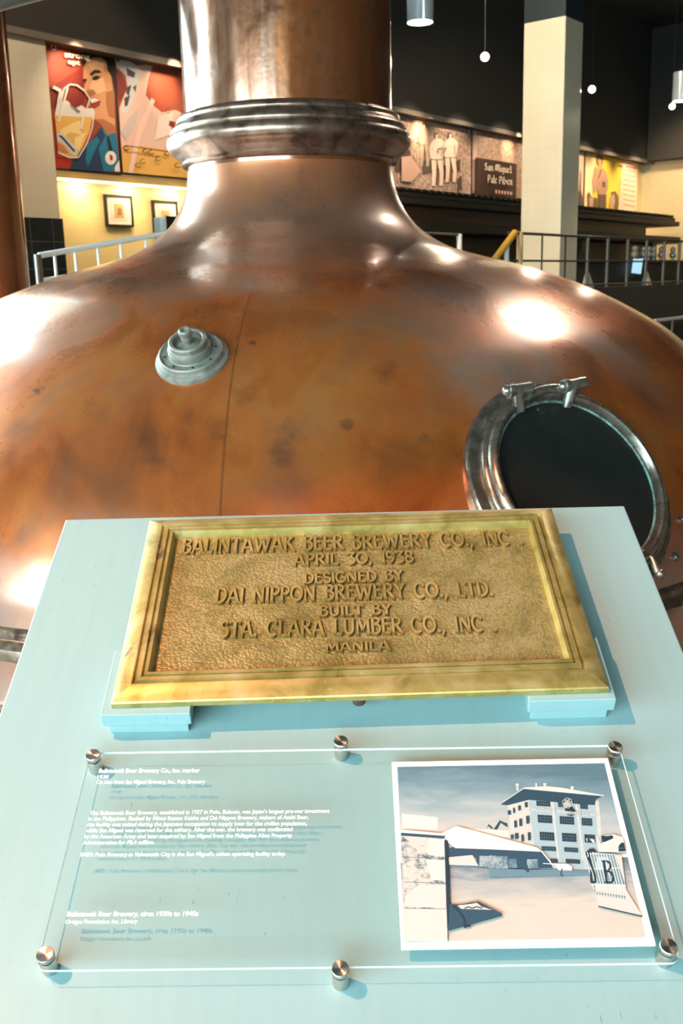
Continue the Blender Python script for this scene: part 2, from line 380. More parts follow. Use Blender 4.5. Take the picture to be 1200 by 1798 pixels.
# ------------------------------------------------------------------ stroke lettering for the cast plaque
def arc(cx, cy, rx, ry, a0, a1, n=12):
    return [(cx + rx * math.cos(rad(a0 + (a1 - a0) * i / n)), cy + ry * math.sin(rad(a0 + (a1 - a0) * i / n))) for i in range(n + 1)]
TK, TN, TS = 0.17, 0.115, 0.075
def sf(x, y, w=0.11): return ([(x - w, y), (x + w, y)], TS)
def stem(x, y0=0.0, y1=1.0, lo=True, hi=True):
    r = [([(x, y0), (x, y1)], TK)]
    if lo: r.append(sf(x, y0 + 0.035))
    if hi: r.append(sf(x, y1 - 0.035))
    return r
GL = {
 'A': (0.80, [([(0.08, 0), (0.40, 1.0)], TN), ([(0.40, 1.0), (0.72, 0)], TK), ([(0.2, 0.30), (0.62, 0.30)], TS), sf(0.08, .035), sf(0.72, .035)]),
 'B': (0.66, stem(0.14) + [([(0.14, .96), (0.34, .96)] + arc(.34, .79, .2, .17, 90, -90) + [(0.14, .62)], TN), ([(0.14, .57)] + arc(.36, .3, .24, .27, 90, -90) + [(0.14, .04)], TN)]),
 'C': (0.74, [(arc(.40, .5, .34, .46, 50, 310, 18), TK - .02), ([(.61, .72), (.63, .92)], TN)]),
 'D': (0.76, stem(0.14) + [([(0.14, .96), (.30, .96)] + arc(.30, .5, .38, .46, 90, -90, 16) + [(.14, .04)], TN + .02)]),
 'E': (0.62, stem(0.14) + [([(0.14, .95), (.54, .95)], TN), ([(.14, .58), (.46, .58)], TN), ([(.14, .05), (.56, .05)], TN), ([(.53, .98), (.53, .82)], TS), ([(.55, .02), (.55, .2)], TS)]),
 'G': (0.78, [(arc(.40, .5, .34, .46, 50, 345, 18), TK - .02), ([(.46, .42), (.74, .42)], TN), ([(.70, .42), (.70, .12)], TK - .03)]),
 'I': (0.30, stem(0.15)),
 'K': (0.74, stem(0.14) + [([(.16, .46), (.60, .96)], TN), ([(.30, .58), (.66, .03)], TK), sf(.60, .965), sf(.66, .035)]),
 'L': (0.60, stem(0.14) + [([(.14, .05), (.54, .05)], TN), ([(.53, .03), (.55, .24)], TS)]),
 'M': (0.94, [([(.12, 0), (.18, 1.0)], TN), ([(.18, 1.0), (.47, .22)], TK), ([(.47, .22), (.76, 1.0)], TN), ([(.76, 1.0), (.82, 0)], TK), sf(.12, .035), sf(.82, .035), sf(.14, .965, .08), sf(.80, .965, .08)]),
 'N': (0.80, [([(.14, 0), (.14, 1.0)], TN), ([(.14, .97), (.66, .03)], TK), ([(.66, 0), (.66, 1.0)], TN), sf(.14, .035), sf(.66, .965), sf(.1, .965, .08)]),
 'O': (0.84, [(arc(.42, .5, .34, .45, 0, 360, 24), TK - .02)]),
 'P': (0.64, stem(0.14) + [([(.14, .96), (.34, .96)] + arc(.34, .72, .23, .24, 90, -90) + [(.14, .48)], TN + .01)]),
 'R': (0.72, stem(0.14) + [([(.14, .96), (.34, .96)] + arc(.34, .74, .22, .22, 90, -90) + [(.14, .52)], TN), ([(.32, .52), (.66, .03)], TK), sf(.65, .035, .08)]),
 'S': (0.60, [(arc(.30, .74, .20, .22, 25, 250, 12)[:-1] + arc(.30, .27, .23, .24, 95, -150, 14), TK - .03), ([(.47, .76), (.48, .94)], TS), ([(.10, .06), (.09, .24)], TS)]),
 'T': (0.70, stem(0.35, hi=False) + [([(.04, .95), (.66, .95)], TN), ([(.06, .97), (.05, .78)], TS), ([(.64, .97), (.65, .78)], TS)]),
 'U': (0.80, [([(.16, 1.0), (.16, .36)] + arc(.40, .32, .24, .28, 180, 360, 12) + [(.64, 1.0)], TK - .02), sf(.16, .965), sf(.64, .965)]),
 'W': (1.10, [([(.06, 1.0), (.32, 0)], TK), ([(.32, 0), (.55, .86)], TN), ([(.55, .86), (.78, 0)], TK), ([(.78, 0), (1.02, 1.0)], TN), sf(.07, .965), sf(.55, .9, .07), sf(1.02, .965)]),
 'Y': (0.74, [([(.06, 1.0), (.37, .46)], TK), ([(.68, 1.0), (.37, .46)], TN), ([(.37, .48), (.37, 0)], TK), sf(.37, .035), sf(.08, .965), sf(.66, .965)]),
 '0': (0.84, [(arc(.42, .5, .34, .45, 0, 360, 24), TK - .02)]),
 '1': (0.36, [([(.20, 0), (.20, 1.0)], TK), ([(.20, .97), (.06, .84)], TN), sf(.20, .035)]),
 '3': (0.62, [([(.07, .80), (.08, .95), (.52, .95), (.26, .60)] + arc(.27, .29, .27, .28, 80, -150, 14), TN + .025)]),
 '8': (0.64, [(arc(.32, .74, .19, .21, 0, 360, 18), TN + .02), (arc(.32, .27, .23, .24, 0, 360, 18), TN + .02)]),
 '9': (0.64, [(arc(.32, .69, .23, .26, 0, 360, 18), TN + .02), ([(.55, .69)] + arc(.22, .62, .33, .58, 0, -75, 10), TN + .02)]),
 '.': (0.28, [([(.13, .0), (.13, .17)], TK)]),
 ',': (0.30, [([(.17, .17), (.15, .02), (.06, -.16)], TK - .03)]),
 ' ': (0.52, []),
}
def ribbon(mb, pts, w, h0, h1, taper, fn, m=0):
    P = [Vector(p) for p in pts]; closed = (P[0] - P[-1]).length < 1e-4
    if closed: P = P[:-1]
    n = len(P); rows = []
    for i in range(n):
        a = P[i - 1] if (i or closed) else P[i]; c = P[(i + 1) % n] if (i < n - 1 or closed) else P[i]
        d1 = (P[i] - a); d2 = (c - P[i])
        d1 = d1.normalized() if d1.length else d2.normalized(); d2 = d2.normalized() if d2.length else d1
        t = (d1 + d2).normalized(); nn = Vector((-t.y, t.x)); k = 1.0 / max(0.5, abs(nn.dot(Vector((-d1.y, d1.x)))))
        ext = Vector((0, 0))
        row = []
        for sgn, hh, ww in ((1, h0, w / 2 + taper), (1, h1, w / 2), (-1, h1, w / 2), (-1, h0, w / 2 + taper)):
            q = P[i] + nn * sgn * ww * k; row.append(fn(q, hh))
        rows.append(row)
    b = len(mb.v)
    for r in rows: mb.v += r
    for i in range(n - (0 if closed else 1)):
        j = (i + 1) % n
        for k in range(3): mb.face((b + 4 * i + k, b + 4 * i + k + 1, b + 4 * j + k + 1, b + 4 * j + k), m if k == 1 else m + 1)
    if not closed:
        mb.face((b, b + 3, b + 2, b + 1), m + 1); e = b + 4 * (n - 1); mb.face((e, e + 1, e + 2, e + 3), m + 1)
def plaque_line(s, p0, p1, cap, h0, h1):
    mb = MB(); tot = sum(GL[c][0] for c in s)
    p0 = Vector(p0); p1 = Vector(p1); L = (p1 - p0).length; ax = (p1 - p0) / L; up = Vector((-ax.y, ax.x)); sx = L / tot
    cur = 0.0
    for c in s:
        w, strokes = GL[c]
        for pts, th in strokes:
            def fn(q, hh, c0=cur): 
                r = p0 + ax * ((q.x + c0) * sx) + up * (q.y * cap); return (r.x, r.y, hh)
            ribbon(mb, pts, th, h0, h1, 0.035, fn)
        cur += w
    return mb

# ------------------------------------------------------------------ kettle dome profile and ray hits on it
AXX, AXY = -0.173, 4.196
KN = [(.412, 2.05), (.414, 1.985), (.43, 1.905), (.46, 1.84), (.5, 1.785), (.56, 1.735), (.64, 1.69), (.75, 1.655), (.9, 1.617), (1.05, 1.57), (1.2, 1.512), (1.35, 1.437), (1.5, 1.345), (1.65, 1.20), (1.76, 1.05), (1.83, .90), (1.87, .78), (1.885, .68)]
def catmull(K, n=10):
    K = [Vector(k) for k in K]; P = [2 * K[0] - K[1]] + K + [2 * K[-1] - K[-2]]; out = []
    for i in range(1, len(P) - 2):
        p0, p1, p2, p3 = P[i - 1:i + 3]
        t0 = 0; t1 = t0 + (p1 - p0).length ** .5; t2 = t1 + (p2 - p1).length ** .5; t3 = t2 + (p3 - p2).length ** .5
        for k in range(n):
            t = t1 + (t2 - t1) * k / n
            A1 = p0 * ((t1 - t) / (t1 - t0)) + p1 * ((t - t0) / (t1 - t0)); A2 = p1 * ((t2 - t) / (t2 - t1)) + p2 * ((t - t1) / (t2 - t1)); A3 = p2 * ((t3 - t) / (t3 - t2)) + p3 * ((t - t2) / (t3 - t2))
            B1 = A1 * ((t2 - t) / (t2 - t0)) + A2 * ((t - t0) / (t2 - t0)); B2 = A2 * ((t3 - t) / (t3 - t1)) + A3 * ((t - t1) / (t3 - t1))
            out.append(B1 * ((t2 - t) / (t2 - t1)) + B2 * ((t - t1) / (t2 - t1)))
    out.append(K[-1]); return [(p.x, p.y) for p in out]
PROF = catmull(KN)
def prof_z(r):
    if r < PROF[0][0]: return 99
    for (r0, z0), (r1, z1) in zip(PROF, PROF[1:]):
        if r0 <= r <= r1: return z0 + (z1 - z0) * (r - r0) / max(1e-9, r1 - r0)
    return -9
def dome_hit(x, y):
    d = ray(x, y); t = 2.0
    while t < 6:
        p = EYE + d * t; r = math.hypot(p.x - AXX, p.y - AXY)
        if p.z < prof_z(r): break
        t += 0.004
    r0 = r
    dr = (prof_z(r + .01) - prof_z(r - .01)) / .02
    e = Vector(((p.x - AXX) / r, (p.y - AXY) / r, 0)); n = (e * -dr + Vector((0, 0, 1))).normalized()
    return p, n
def kl(p): return Vector((p.x - AXX, p.y - AXY, p.z))      # world -> kettle local
STAINS_AND_SHEEN = []
for (x, y, r, st, k) in [(275, 800, .055, 1.2, .75), (444, 603, .010, .3, .95), (608, 745, .020, .8, .8), (495, 790, .045, 1.6, .7), (512, 760, .035, 1.4, .6), (385, 760, .03, 1.2, .55), (590, 662, .05, 1.5, .5), (690, 655, .045, 1.5, .5), (68, 686, .014, 1.4, .9), (330, 735, .03, 1.0, .5), (745, 772, .02, 1.2, .5), (720, 815, .03, 1.3, .5), (40, 940, .07, 1.4, .55), (430, 690, .04, 1.5, .4), (160, 720, .05, 1.6, .4), (1140, 700, .05, 1.5, .4), (30, 760, .08, 1.5, .5)]:
    p, n = dome_hit(x, y); STAINS_AND_SHEEN.append((tuple(kl(p)), r, st, k, (74, 58, 52)))
for (x, y, r, st, k) in [(925, 545, .34, .7, .85), (870, 655, .17, .8, .75), (800, 520, .2, .9, .5), (1090, 610, .16, .9, .6), (60, 585, .2, .9, .5), (395, 455, .16, .8, .5)]:   # pale grey tarnish, painting in the sheen around lamp and window reflections
    p, n = dome_hit(x, y); STAINS_AND_SHEEN.append((tuple(kl(p)), r, st, k, (158, 142, 130)))
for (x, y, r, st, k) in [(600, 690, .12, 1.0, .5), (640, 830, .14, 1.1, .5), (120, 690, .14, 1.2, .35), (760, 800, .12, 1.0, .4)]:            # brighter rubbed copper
    p, n = dome_hit(x, y); STAINS_AND_SHEEN.append((tuple(kl(p)), r, st, k, (226, 136, 62)))
SEAMS = []
for (x, y) in [(392, 820)]:
    q = kl(dome_hit(x, y)[0]); SEAMS.append(((math.atan2(q.y, q.x) - math.pi / 2) / (2 * math.pi)) % 1.0)

# ------------------------------------------------------------------ shared materials
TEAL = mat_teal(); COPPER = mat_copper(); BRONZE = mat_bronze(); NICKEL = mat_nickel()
GREYMETAL = mat_nickel((120, 110, 98), (166, 156, 142), 'grey_green_bronze', (0.4, 0.6), (122, 128, 118), .4)
FRAMEMETAL = mat_nickel((128, 112, 98), (168, 152, 136), 'manhole_bronze', (0.2, 0.34))
BRASS = mat_brass(False); HAMMER = mat_brass(True); STEEL = mat_steel(); ACR = mat_acrylic(); ACRE = mat_acrylic(True); PANE = mat_pane()
WHITETILE = mat_tile('cream_tile', srgb(232, 220, 192), srgb(222, 210, 183), 0.15, 0.003)
YELTILE = mat_tile('yellow_tile', srgb(238, 212, 146), srgb(226, 200, 136), 0.15, 0.003)
DARKTILE = mat_tile('dark_tile', srgb(34, 42, 46), srgb(70, 78, 80), 0.3, 0.006, 0.25)
BLACKP = flat(58, 55, 51, 0.8, name='black_ceiling_paint'); CREAM = flat(228, 208, 166, 0.7, name='cream_wall_paint')
REARW = flat(128, 108, 88, 0.8, name='rear_wall_paint'); FLOORM = mat_tile('floor_tile', srgb(196, 184, 170), srgb(150, 142, 132), 0.6, 0.006, 0.4)
WOOD = mat_wood(); DARKIRON = flat(52, 48, 44, 0.5, 0.4, name='dark_iron'); WHITEP = flat(226, 226, 218, 0.4, name='white_rail_paint')
RAILGREY = flat(120, 110, 100, 0.4, 0.5, name='grey_rail_paint'); BLACKF = flat(28, 26, 24, 0.5, name='black_frame'); PRINTW = flat(250, 247, 238, 0.5, var=0, name='print_white')
WINF = flat(70, 72, 72, 0.5, name='window_frame_grey')

# ================================================================== ROOM
U0, U1, V0, VW, VB, ZC = -8.0, on_v(1128, 300, 10.0)[0], -8.0, 7.0, 10.0, 7.2
UR = 4.6                      # where the window wall steps back to the poster wall
def wall_with_holes(name, axis, pos, th, a0, a1, z0, z1, holes, mat, label):
    """wall along u ('v' = const) or along v ('u' = const); holes = [(b0,b1,c0,c1)] in one row"""
    mb = MB()
    def bx(p0, p1, q0, q1):
        if p1 - p0 < 1e-4 or q1 - q0 < 1e-4: return
        if axis == 'v': mb.box(p0, p1, pos, pos + th, q0, q1)
        else: mb.box(pos, pos + th, p0, p1, q0, q1)
    cur = a0
    for (b0, b1, c0, c1) in holes:
        bx(cur, b0, z0, z1); bx(b0, b1, z0, c0); bx(b0, b1, c1, z1); cur = b1
    bx(cur, a1, z0, z1)
    return struct(name, mb, mat, label)
struct('floor', MB().box(U0 - .25, U1 + .25, V0 - .25, VB + .25, -0.2, 0), FLOORM, 'pale tiled hall floor around the copper kettle')
struct('ceiling', MB().box(U0 - .25, U1 + .25, V0 - .25, VW + .25, ZC, ZC + .2).box(UR - .2, U1 + .25, VW + .25, VB + .25, ZC, ZC + .2), BLACKP, 'black painted ceiling high over the hall')
WH = [(-.9, 1.7, .5, 4.7), (2.0, 4.3, .5, 4.7)]
wall_with_holes('wall_left', 'v', VW, .25, U0, UR, 0, ZC, WH, REARW, 'left wall of tall windows')
struct('wall_return', MB().box(UR - .2, UR, VW, VB, 0, ZC), REARW)
RH = [(-7.0, -4.2, .9, 4.3), (-3.9, -1.1, .9, 4.3), (-.8, 2.2, .9, 4.3), (2.6, 5.8, .9, 4.3)]
wall_with_holes('wall_rear', 'u', U0 - .25, .25, V0, VW + .25, 0, ZC, RH, REARW, 'rear wall with a row of high windows')
struct('wall_side', MB().box(U0, U1, V0 - .25, V0, 0, ZC), flat(112, 86, 66, .7, name='side_wall_brown'))
struct('wall_right', MB().box(U1, U1 + .25, V0, VB, 0, ZC), CREAM, 'cream wall closing the far right of the hall')
struct('wall_back', MB().box(UR, U1, VB, VB + .25, 0, ZC), YELTILE, 'yellow tiled back wall under the posters')
k = 0
for (b0, b1, c0, c1), ax_ in [(h, 'v') for h in WH] + [(h, 'u') for h in RH]:
    k += 1; mb = MB(); t = .06
    def pb(m, p0, p1, q0, q1, d0, d1):
        if ax_ == 'v': m.box(p0, p1, VW + d0, VW + d1, q0, q1)
        else: m.box(U0 - .25 + d0, U0 - .25 + d1, p0, p1, q0, q1)
    pb(mb, b0, b0 + t, c0, c1, .06, .16); pb(mb, b1 - t, b1, c0, c1, .06, .16); pb(mb, b0 + t, b1 - t, c0, c0 + t, .06, .16); pb(mb, b0 + t, b1 - t, c1 - t, c1, .06, .16)
    mid = (b0 + b1) / 2; pb(mb, mid - .03, mid + .03, c0 + t, c1 - t, .07, .15)
    for j in (1, 2): zz = c0 + (c1 - c0) * j / 3; pb(mb, b0 + t, b1 - t, zz - .025, zz + .025, .08, .14)
    w = struct('window_%d' % k, mb, WINF)
    pm = MB(); pb(pm, b0 + t, b1 - t, c0 + t, c1 - t, .105, .112); g = pm.build('window_glass', PANE, w, 0)
    pl = bpy.data.lights.new('window_portal', 'AREA'); pl.shape = 'RECTANGLE'; pl.size = b1 - b0; pl.size_y = c1 - c0; pl.cycles.is_portal = True
    po = bpy.data.objects.new('window_portal', pl); COL.objects.link(po)
    if ax_ == 'v': po.location = UV(mid, VW + .3, (c0 + c1) / 2); dr = -EV
    else: po.location = UV(U0 - .3, mid, (c0 + c1) / 2); dr = EU
    po.rotation_euler = dr.to_track_quat('-Z', 'Y').to_euler()

# raised gallery in front of the back wall
VR = 6.6
ZG = on_v(1100, 503, VR)[1]
struct('floor_gallery', MB().box(UR, U1, VR, VB, ZG - .7, ZG, 0), flat(50, 47, 44, 0.6, name='gallery_edge_dark'), 'dark edged raised gallery floor')
struct('wall_plinth', MB().box(UR, U1, VR + .15, VR + .3, 0, ZG - .7), flat(46, 46, 46, 0.7, name='plinth_dark'))
# dark bulkhead over the posters and its grey strip
ZS = on_v(250, 104, 9.72)[1]
struct('trim_1', MB().box(UR, U1, 9.72, VB, ZS, ZC), BLACKP, 'black bulkhead above the posters')
struct('trim_2', MB().box(UR, U1, 9.69, 9.72, ZS - .01, ZS + .06), flat(120, 112, 102, 0.5, name='grey_strip'), 'thin grey strip along the foot of the bulkhead')
struct('trim_3', MB().box(U1 - .5, U1, V0, 9.69, on_u(1190, 281, U1)[1], ZC), BLACKP, 'black bulkhead over the cream wall')
# square column
uc = on_v(988, 260, 6.9)[0]; v2 = on_u(917, 260, uc)[0]; u2 = on_v(1019, 260, 6.9)[0]
zt = on_v(988, 24, 6.9)[1]
c = struct('trim_4', MB().box(uc, u2, 6.9, v2, ZG, zt), WHITETILE, 'square cream tiled column standing behind the railing', bevel=.015)
struct('trim_5', MB().box(uc + .002, u2 - .002, 6.902, v2 - .002, zt, ZC), flat(44, 54, 58, 0.3, name='blue_black_gloss'), 'glossy black head of the tiled column')
# pilaster at the left end of the posters
ul = on_v(8, 200, 9.76)[0]; ur = on_v(90, 200, 9.76)[0]; zb = on_v(105, 384, 9.76)[1]
struct('trim_6', MB().box(ul, ur, 9.76, VB, zb, ZS), WHITETILE, 'cream tiled pilaster left of the posters')
struct('trim_7', MB().box(ul, ur + .02, 9.74, VB, ZG, zb), DARKTILE, 'black tiled foot of the cream pilaster')
# round duct under the ceiling, top left
def ray_at(x, y, dist_y): d = ray(x, y); return EYE + d * (dist_y / d.y)
duct = MB().tube([ray_at(-300, -4, 4.5), ray_at(150, -116, 5.0), ray_at(500, -204, 5.4)], .21, 32)
do = duct.build('air_duct', flat(92, 106, 108, 0.35, 0.3, name='duct_grey'), None, 60)
tag(do, 'round grey air duct under the black ceiling, top left corner', 'duct')

# ================================================================== COPPER KETTLE
KET = thing('brew_kettle', 'huge domed copper brew kettle with a tall neck behind the teal lectern', 'kettle', (AXX, AXY, 0))
outer = PROF + [(1.885, .66)]
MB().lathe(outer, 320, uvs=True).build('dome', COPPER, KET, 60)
nz = [(.413, ZC)] + [(.413, ZC - (ZC - 2.0) * i / 30) for i in range(1, 31)]
nk = MB().lathe(nz, 160, uvs=True)
def mat_neck():
    t = NT('mottled_copper_neck'); ob = t.coord('Object'); st = t.noise(t.coord('Object', (26, 26, 1.6)), 1.0, 6, 0.65, 0.4)
    bl = t.noise(ob, 4.2, 6, 0.66, 1.2); fn = t.noise(ob, 34, 5, 0.7)
    c = t.ramp(t.math('ADD', t.math('MULTIPLY', st, .5), t.math('MULTIPLY', bl, .5)), [(0.34, srgb(82, 52, 36)), (0.47, srgb(126, 78, 52)), (0.56, srgb(138, 98, 78)), (0.68, srgb(148, 124, 112))])
    sx = t.new('ShaderNodeSeparateXYZ'); t.lk(ob, sx.inputs[0])
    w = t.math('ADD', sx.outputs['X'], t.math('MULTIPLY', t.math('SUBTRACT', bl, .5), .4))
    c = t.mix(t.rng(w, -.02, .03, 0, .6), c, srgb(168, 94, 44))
    c = t.mix(t.rng(t.math('ADD', fn, t.math('MULTIPLY', bl, .6)), 0.84, 1.0, 0, .42), c, srgb(84, 60, 44))
    t.lk(c, t.b.inputs['Base Color']); t.set('Metallic', .75); t.lk(t.rng(bl, .35, .7, .14, .27), t.b.inputs['Roughness'])
    t.set('Coat Weight', .7); t.set('Coat Roughness', .1)
    t.bump(t.math('ADD', t.math('MULTIPLY', fn, .5), bl), .08, .006); return t.m
nk.build('neck', mat_neck(), KET, 60)
# moulded collar
def ez(y): 
    d = ray(325, y); t = 4.13 / d.y; return (EYE + d * t).z
colp = [(.404, 2.012), (.418, 2.016), (.424, 2.024), (.420, 2.034), (.424, 2.042), (.436, 2.050), (.441, 2.060), (.445, 2.068), (.458, 2.080), (.470, 2.098), (.474, 2.118), (.470, 2.138), (.460, 2.152), (.454, 2.156), (.458, 2.164), (.455, 2.178), (.446, 2.190), (.438, 2.202), (.434, 2.208), (.437, 2.216), (.434, 2.226), (.424, 2.236), (.412, 2.242), (.402, 2.246)]
colp = [(r + .009 + (.006 if z > 2.06 and z < 2.19 else 0), 2.012 + (z - 2.012) * .84) for r, z in colp]
MB().lathe(colp, 192).build('collar', BRONZE, KET, 50)
# rim bead, band and body
rimp = [(1.87, .700), (1.893, .694), (1.899, .688), (1.897, .682), (1.903, .672), (1.925, .668), (1.938, .656), (1.940, .64), (1.934, .625), (1.918, .618), (1.912, .612)]
MB().lathe(rimp, 320).build('rim', mat_nickel((150, 110, 84), (214, 184, 164), 'polished_copper_rim', (.14, .3)), KET, 40)
MB().lathe([(1.912, .614), (1.912, .60), (1.912, .50), (1.917, .49), (1.912, .48)], 320, uvs=True).build('band', COPPER, KET, 40)
MB().lathe([(1.912, .482), (1.86, .475), (1.86, .44), (1.90, .42), (1.93, .35), (1.94, .2), (1.94, 0)], 256, uvs=True).build('body', mat_nickel((150, 120, 104), (206, 184, 168), 'pale_copper_body', (.25, .4)), KET, 40)

# --- manhole with dark glass
MN = Vector((math.sin(rad(54)) * math.sin(rad(28)), -math.sin(rad(54)) * math.cos(rad(28)), math.cos(rad(54))))
def plane_hit(x, y, o, n): d = ray(x, y); return EYE + d * ((o - EYE).dot(n) / d.dot(n))
pc, nc = dome_hit(1012, 835)
MO = plane_hit(1024, 838, pc + MN * .045, MN)
ma = Vector((0, 0, 1)).cross(MN).normalized(); mbv = MN.cross(ma)
MM = Matrix.Identity(4)
for i in range(3): MM[i][0] = ma[i]; MM[i][1] = mbv[i]; MM[i][2] = MN[i]; MM[i][3] = MO[i]
ML = Matrix.Translation((-AXX, -AXY, 0)) @ MM
def mh(x, y, h=0.0):
    p = plane_hit(x, y, MO + MN * h, MN) - MO; return Vector((p.dot(ma), p.dot(mbv), h))
ring = MB().lathe([(.246, -.16), (.248, -.02), (.251, -.004), (.256, .004), (.263, .005), (.270, .001), (.275, -.008), (.277, -.014), (.284, -.017), (.289, -.024), (.290, -.05), (.290, -.2)], 128)
ro = ring.build('manhole_ring', FRAMEMETAL, KET, 35); ro.matrix_local = ML
fl = MB().lathe([(.280, -.04), (.306, -.042), (.316, -.045), (.321, -.052), (.323, -.062), (.323, -.24)], 128)
fo = fl.build('manhole_flange', FRAMEMETAL, KET, 35); fo.matrix_local = ML; fo['label'] = 'wide worn flange around the manhole'
def mat_darkglass():
    t = NT('dark_glass'); n = t.noise(t.coord('Object'), 5, 4, .6); t.lk(t.ramp(n, [(.3, srgb(34, 34, 31)), (.8, srgb(46, 46, 42))]), t.b.inputs['Base Color'])
    t.set('Roughness', .08); t.set('Specular IOR Level', .45); return t.m
gl = MB().lathe([(.0005, -.022), (.2, -.022), (.2485, -.022)], 96)
gl.build('manhole_glass', mat_darkglass(), ro, 40)
verd = MB().lathe([(.2495, -.020), (.245, -.017), (.241, -.021)], 96)
verd.build('gasket', mat_blotch('verdigris', srgb(84, 84, 78), srgb(116, 156, 142), 26), ro, 40)
# hinge lugs, pins and cross bar at the top of the ring
for a, b_, r_ in (((893, 686), (931, 680), .016), ((991, 678), (1027, 671), .016)):
    p, q = mh(*a, .035), mh(*b_, .035); d = (q - p).normalized()
    hm = MB().tube([p + d * .012, q], r_, 20); hm.tube([p - d * .002, p + d * .014], .0195, 8); hm.sphere(tuple(p - d * .004), .0145, 20)
    m_ = p.lerp(q, .42); base = Vector((m_.x, m_.y, -.05)); inw = Vector((m_.x, m_.y, 0)).normalized()
    for s_ in (.25, .75):
        w = p.lerp(q, s_)
    hm.tube([m_, m_ - inw * .016 + Vector((0, 0, -.02)), m_ - inw * .046 + Vector((0, 0, -.045))], [.017, .0165, .013], 14)
    hm.tube([p.lerp(q, .85), p.lerp(q, .85) + inw * .004 + Vector((0, 0, -.09))], .0155, 14)
    hm.build('hinge_lug', NICKEL, ro, 45)
p, q = mh(925, 695, .018), mh(1000, 684, .018)
mid = (p + q) / 2; mid += Vector((mid.x, mid.y, 0)).normalized() * .012
MB().tube([p, p.lerp(mid, .5) + Vector((0, .003, 0)), mid, mid.lerp(q, .5) + Vector((0, .003, 0)), q], .013, 14).build('hinge_bar', NICKEL, ro, 50)
a, b_ = mh(1130, 968, -.02), mh(1160, 1008, .0)
MB().tube([a, a.lerp(b_, .4) + Vector((0, 0, .012)), a.lerp(b_, .85), b_], [.009, .010, .012, .011], 14).sphere(tuple(b_), .013).build('latch', NICKEL, ro, 50)
# bolt heads on the dome beside the manhole
for (x, y) in ((1183, 978), (1196, 912)):
    p, n = dome_hit(x, y); pl_ = kl(p); MB().lathe([(.0005, .016), (.008, .015), (.012, .010), (.013, 0), (.013, -.01)], 20).xform(Matrix.Translation(pl_) @ n.to_track_quat('Z', 'Y').to_matrix().to_4x4()).build('bolt_head', NICKEL, KET, 40)
# --- capped fitting on the front of the dome
fp, fn_ = dome_hit(338, 630)
FM = Matrix.Translation(kl(fp)) @ fn_.to_track_quat('Z', 'Y').to_matrix().to_4x4()
ft = MB().lathe([(.103, -.05), (.103, .002), (.101, .007), (.096, .010), (.092, .012), (.089, .018), (.089, .026), (.086, .029), (.083, .029), (.081, .024), (.062, .024), (.060, .026), (.060, .043), (.058, .047), (.055, .048), (.053, .050), (.053, .064), (.050, .067), (.044, .067), (.041, .064), (.041, .046), (.039, .045), (.030, .050), (.015, .055), (.001, .056)], 72)
fo_ = ft.build('vent_fitting', GREYMETAL, KET, 35); fo_.matrix_local = FM; fo_['label'] = 'stepped round grey metal fitting'
MB().lathe([(.012, .052), (.012, .064), (.015, .068), (.015, .082), (.018, .086), (.018, .097), (.015, .100), (.010, .100), (.009, .094), (.001, .093)], 28).build('vent_nozzle', GREYMETAL, fo_, 35)
for kk in range(8):
    sb = MB(); a = kk * math.pi / 4 + .3; sb.lathe([(.0003, .0265), (.003, .026), (.0035, .024)], 10); st = len(sb.v) - 30
    for i in range(st, len(sb.v)): v = sb.v[i]; sb.v[i] = (v[0] + .071 * math.cos(a), v[1] + .071 * math.sin(a), v[2])
    sb.build('vent_screw', flat(60, 58, 52, .5, .6, name='dark_screw'), fo_, 40)

# --- second copper stack at the left edge
e_ = ray_at(57, 505, 7.25)
SX = e_.x - .26
ST = thing('copper_stack', 'tall plain copper stack at the left edge behind the kettle', 'pipe', (SX, 7.2, 0))
sm = MB().lathe([(.25, 0), (.25, 1), (.25, 2), (.25, 3), (.25, 4), (.25, 5), (.25, ZC - .002)], 96, uvs=True); sm.build('stack_pipe', mat_neck(), ST, 60)
MB().lathe([(.25, .12), (.34, .12), (.36, .10), (.36, 0)], 96).build('base_flange', BRONZE, ST, 40)

# ================================================================== LECTERN
LEC = thing('lectern', 'teal painted wooden lectern with a sloping top in front of the kettle', 'lectern', mat=PM)
MB().box(-.452, .487, -.125, .784, -.030, 0).build('top_panel', TEAL, LEC, 0, bevel=.0025)
# pedestal (vertical faces) expressed in the sloped frame
PI_ = PM.inverted()
def wl(x, y, z): return PI_ @ Vector((x, y, z))
ped = MB(); xs = (P0.x - .38, P0.x + .41); ya, yb = P0.y - .02, P0.y + .60
def topz(y): return P0.z + (y - P0.y) * math.tan(TI) - .034
vs = [wl(xs[i], y, z) for y, z in ((ya, 0), (yb, 0), (yb, topz(yb)), (ya, topz(ya))) for i in (0, 1)]
ped.v = [tuple(v) for v in vs]
for q in ((0, 1, 3, 2), (2, 3, 5, 4), (4, 5, 7, 6), (6, 7, 1, 0), (0, 2, 4, 6), (1, 7, 5, 3)): ped.face(q)
ped.build('pedestal', TEAL, LEC, 0)
for (x0, x1, y0, y1) in ((-.303, -.188, .316, .432), (.246, .358, .322, .434)):
    MB().box(x0, x1, y0, y1, .0205, .042).build('support_block', TEAL, LEC, 0, bevel=.0012)
    MB().box(x0 + .006, x1 - .006, y0 + .006, y1 - .004, 0, .0205).build('support_block', TEAL, LEC, 0, bevel=.0012)
MB().box(-.25, .30, .60, .66, 0, .042).build('support_batten', TEAL, LEC, 0, bevel=.0012)

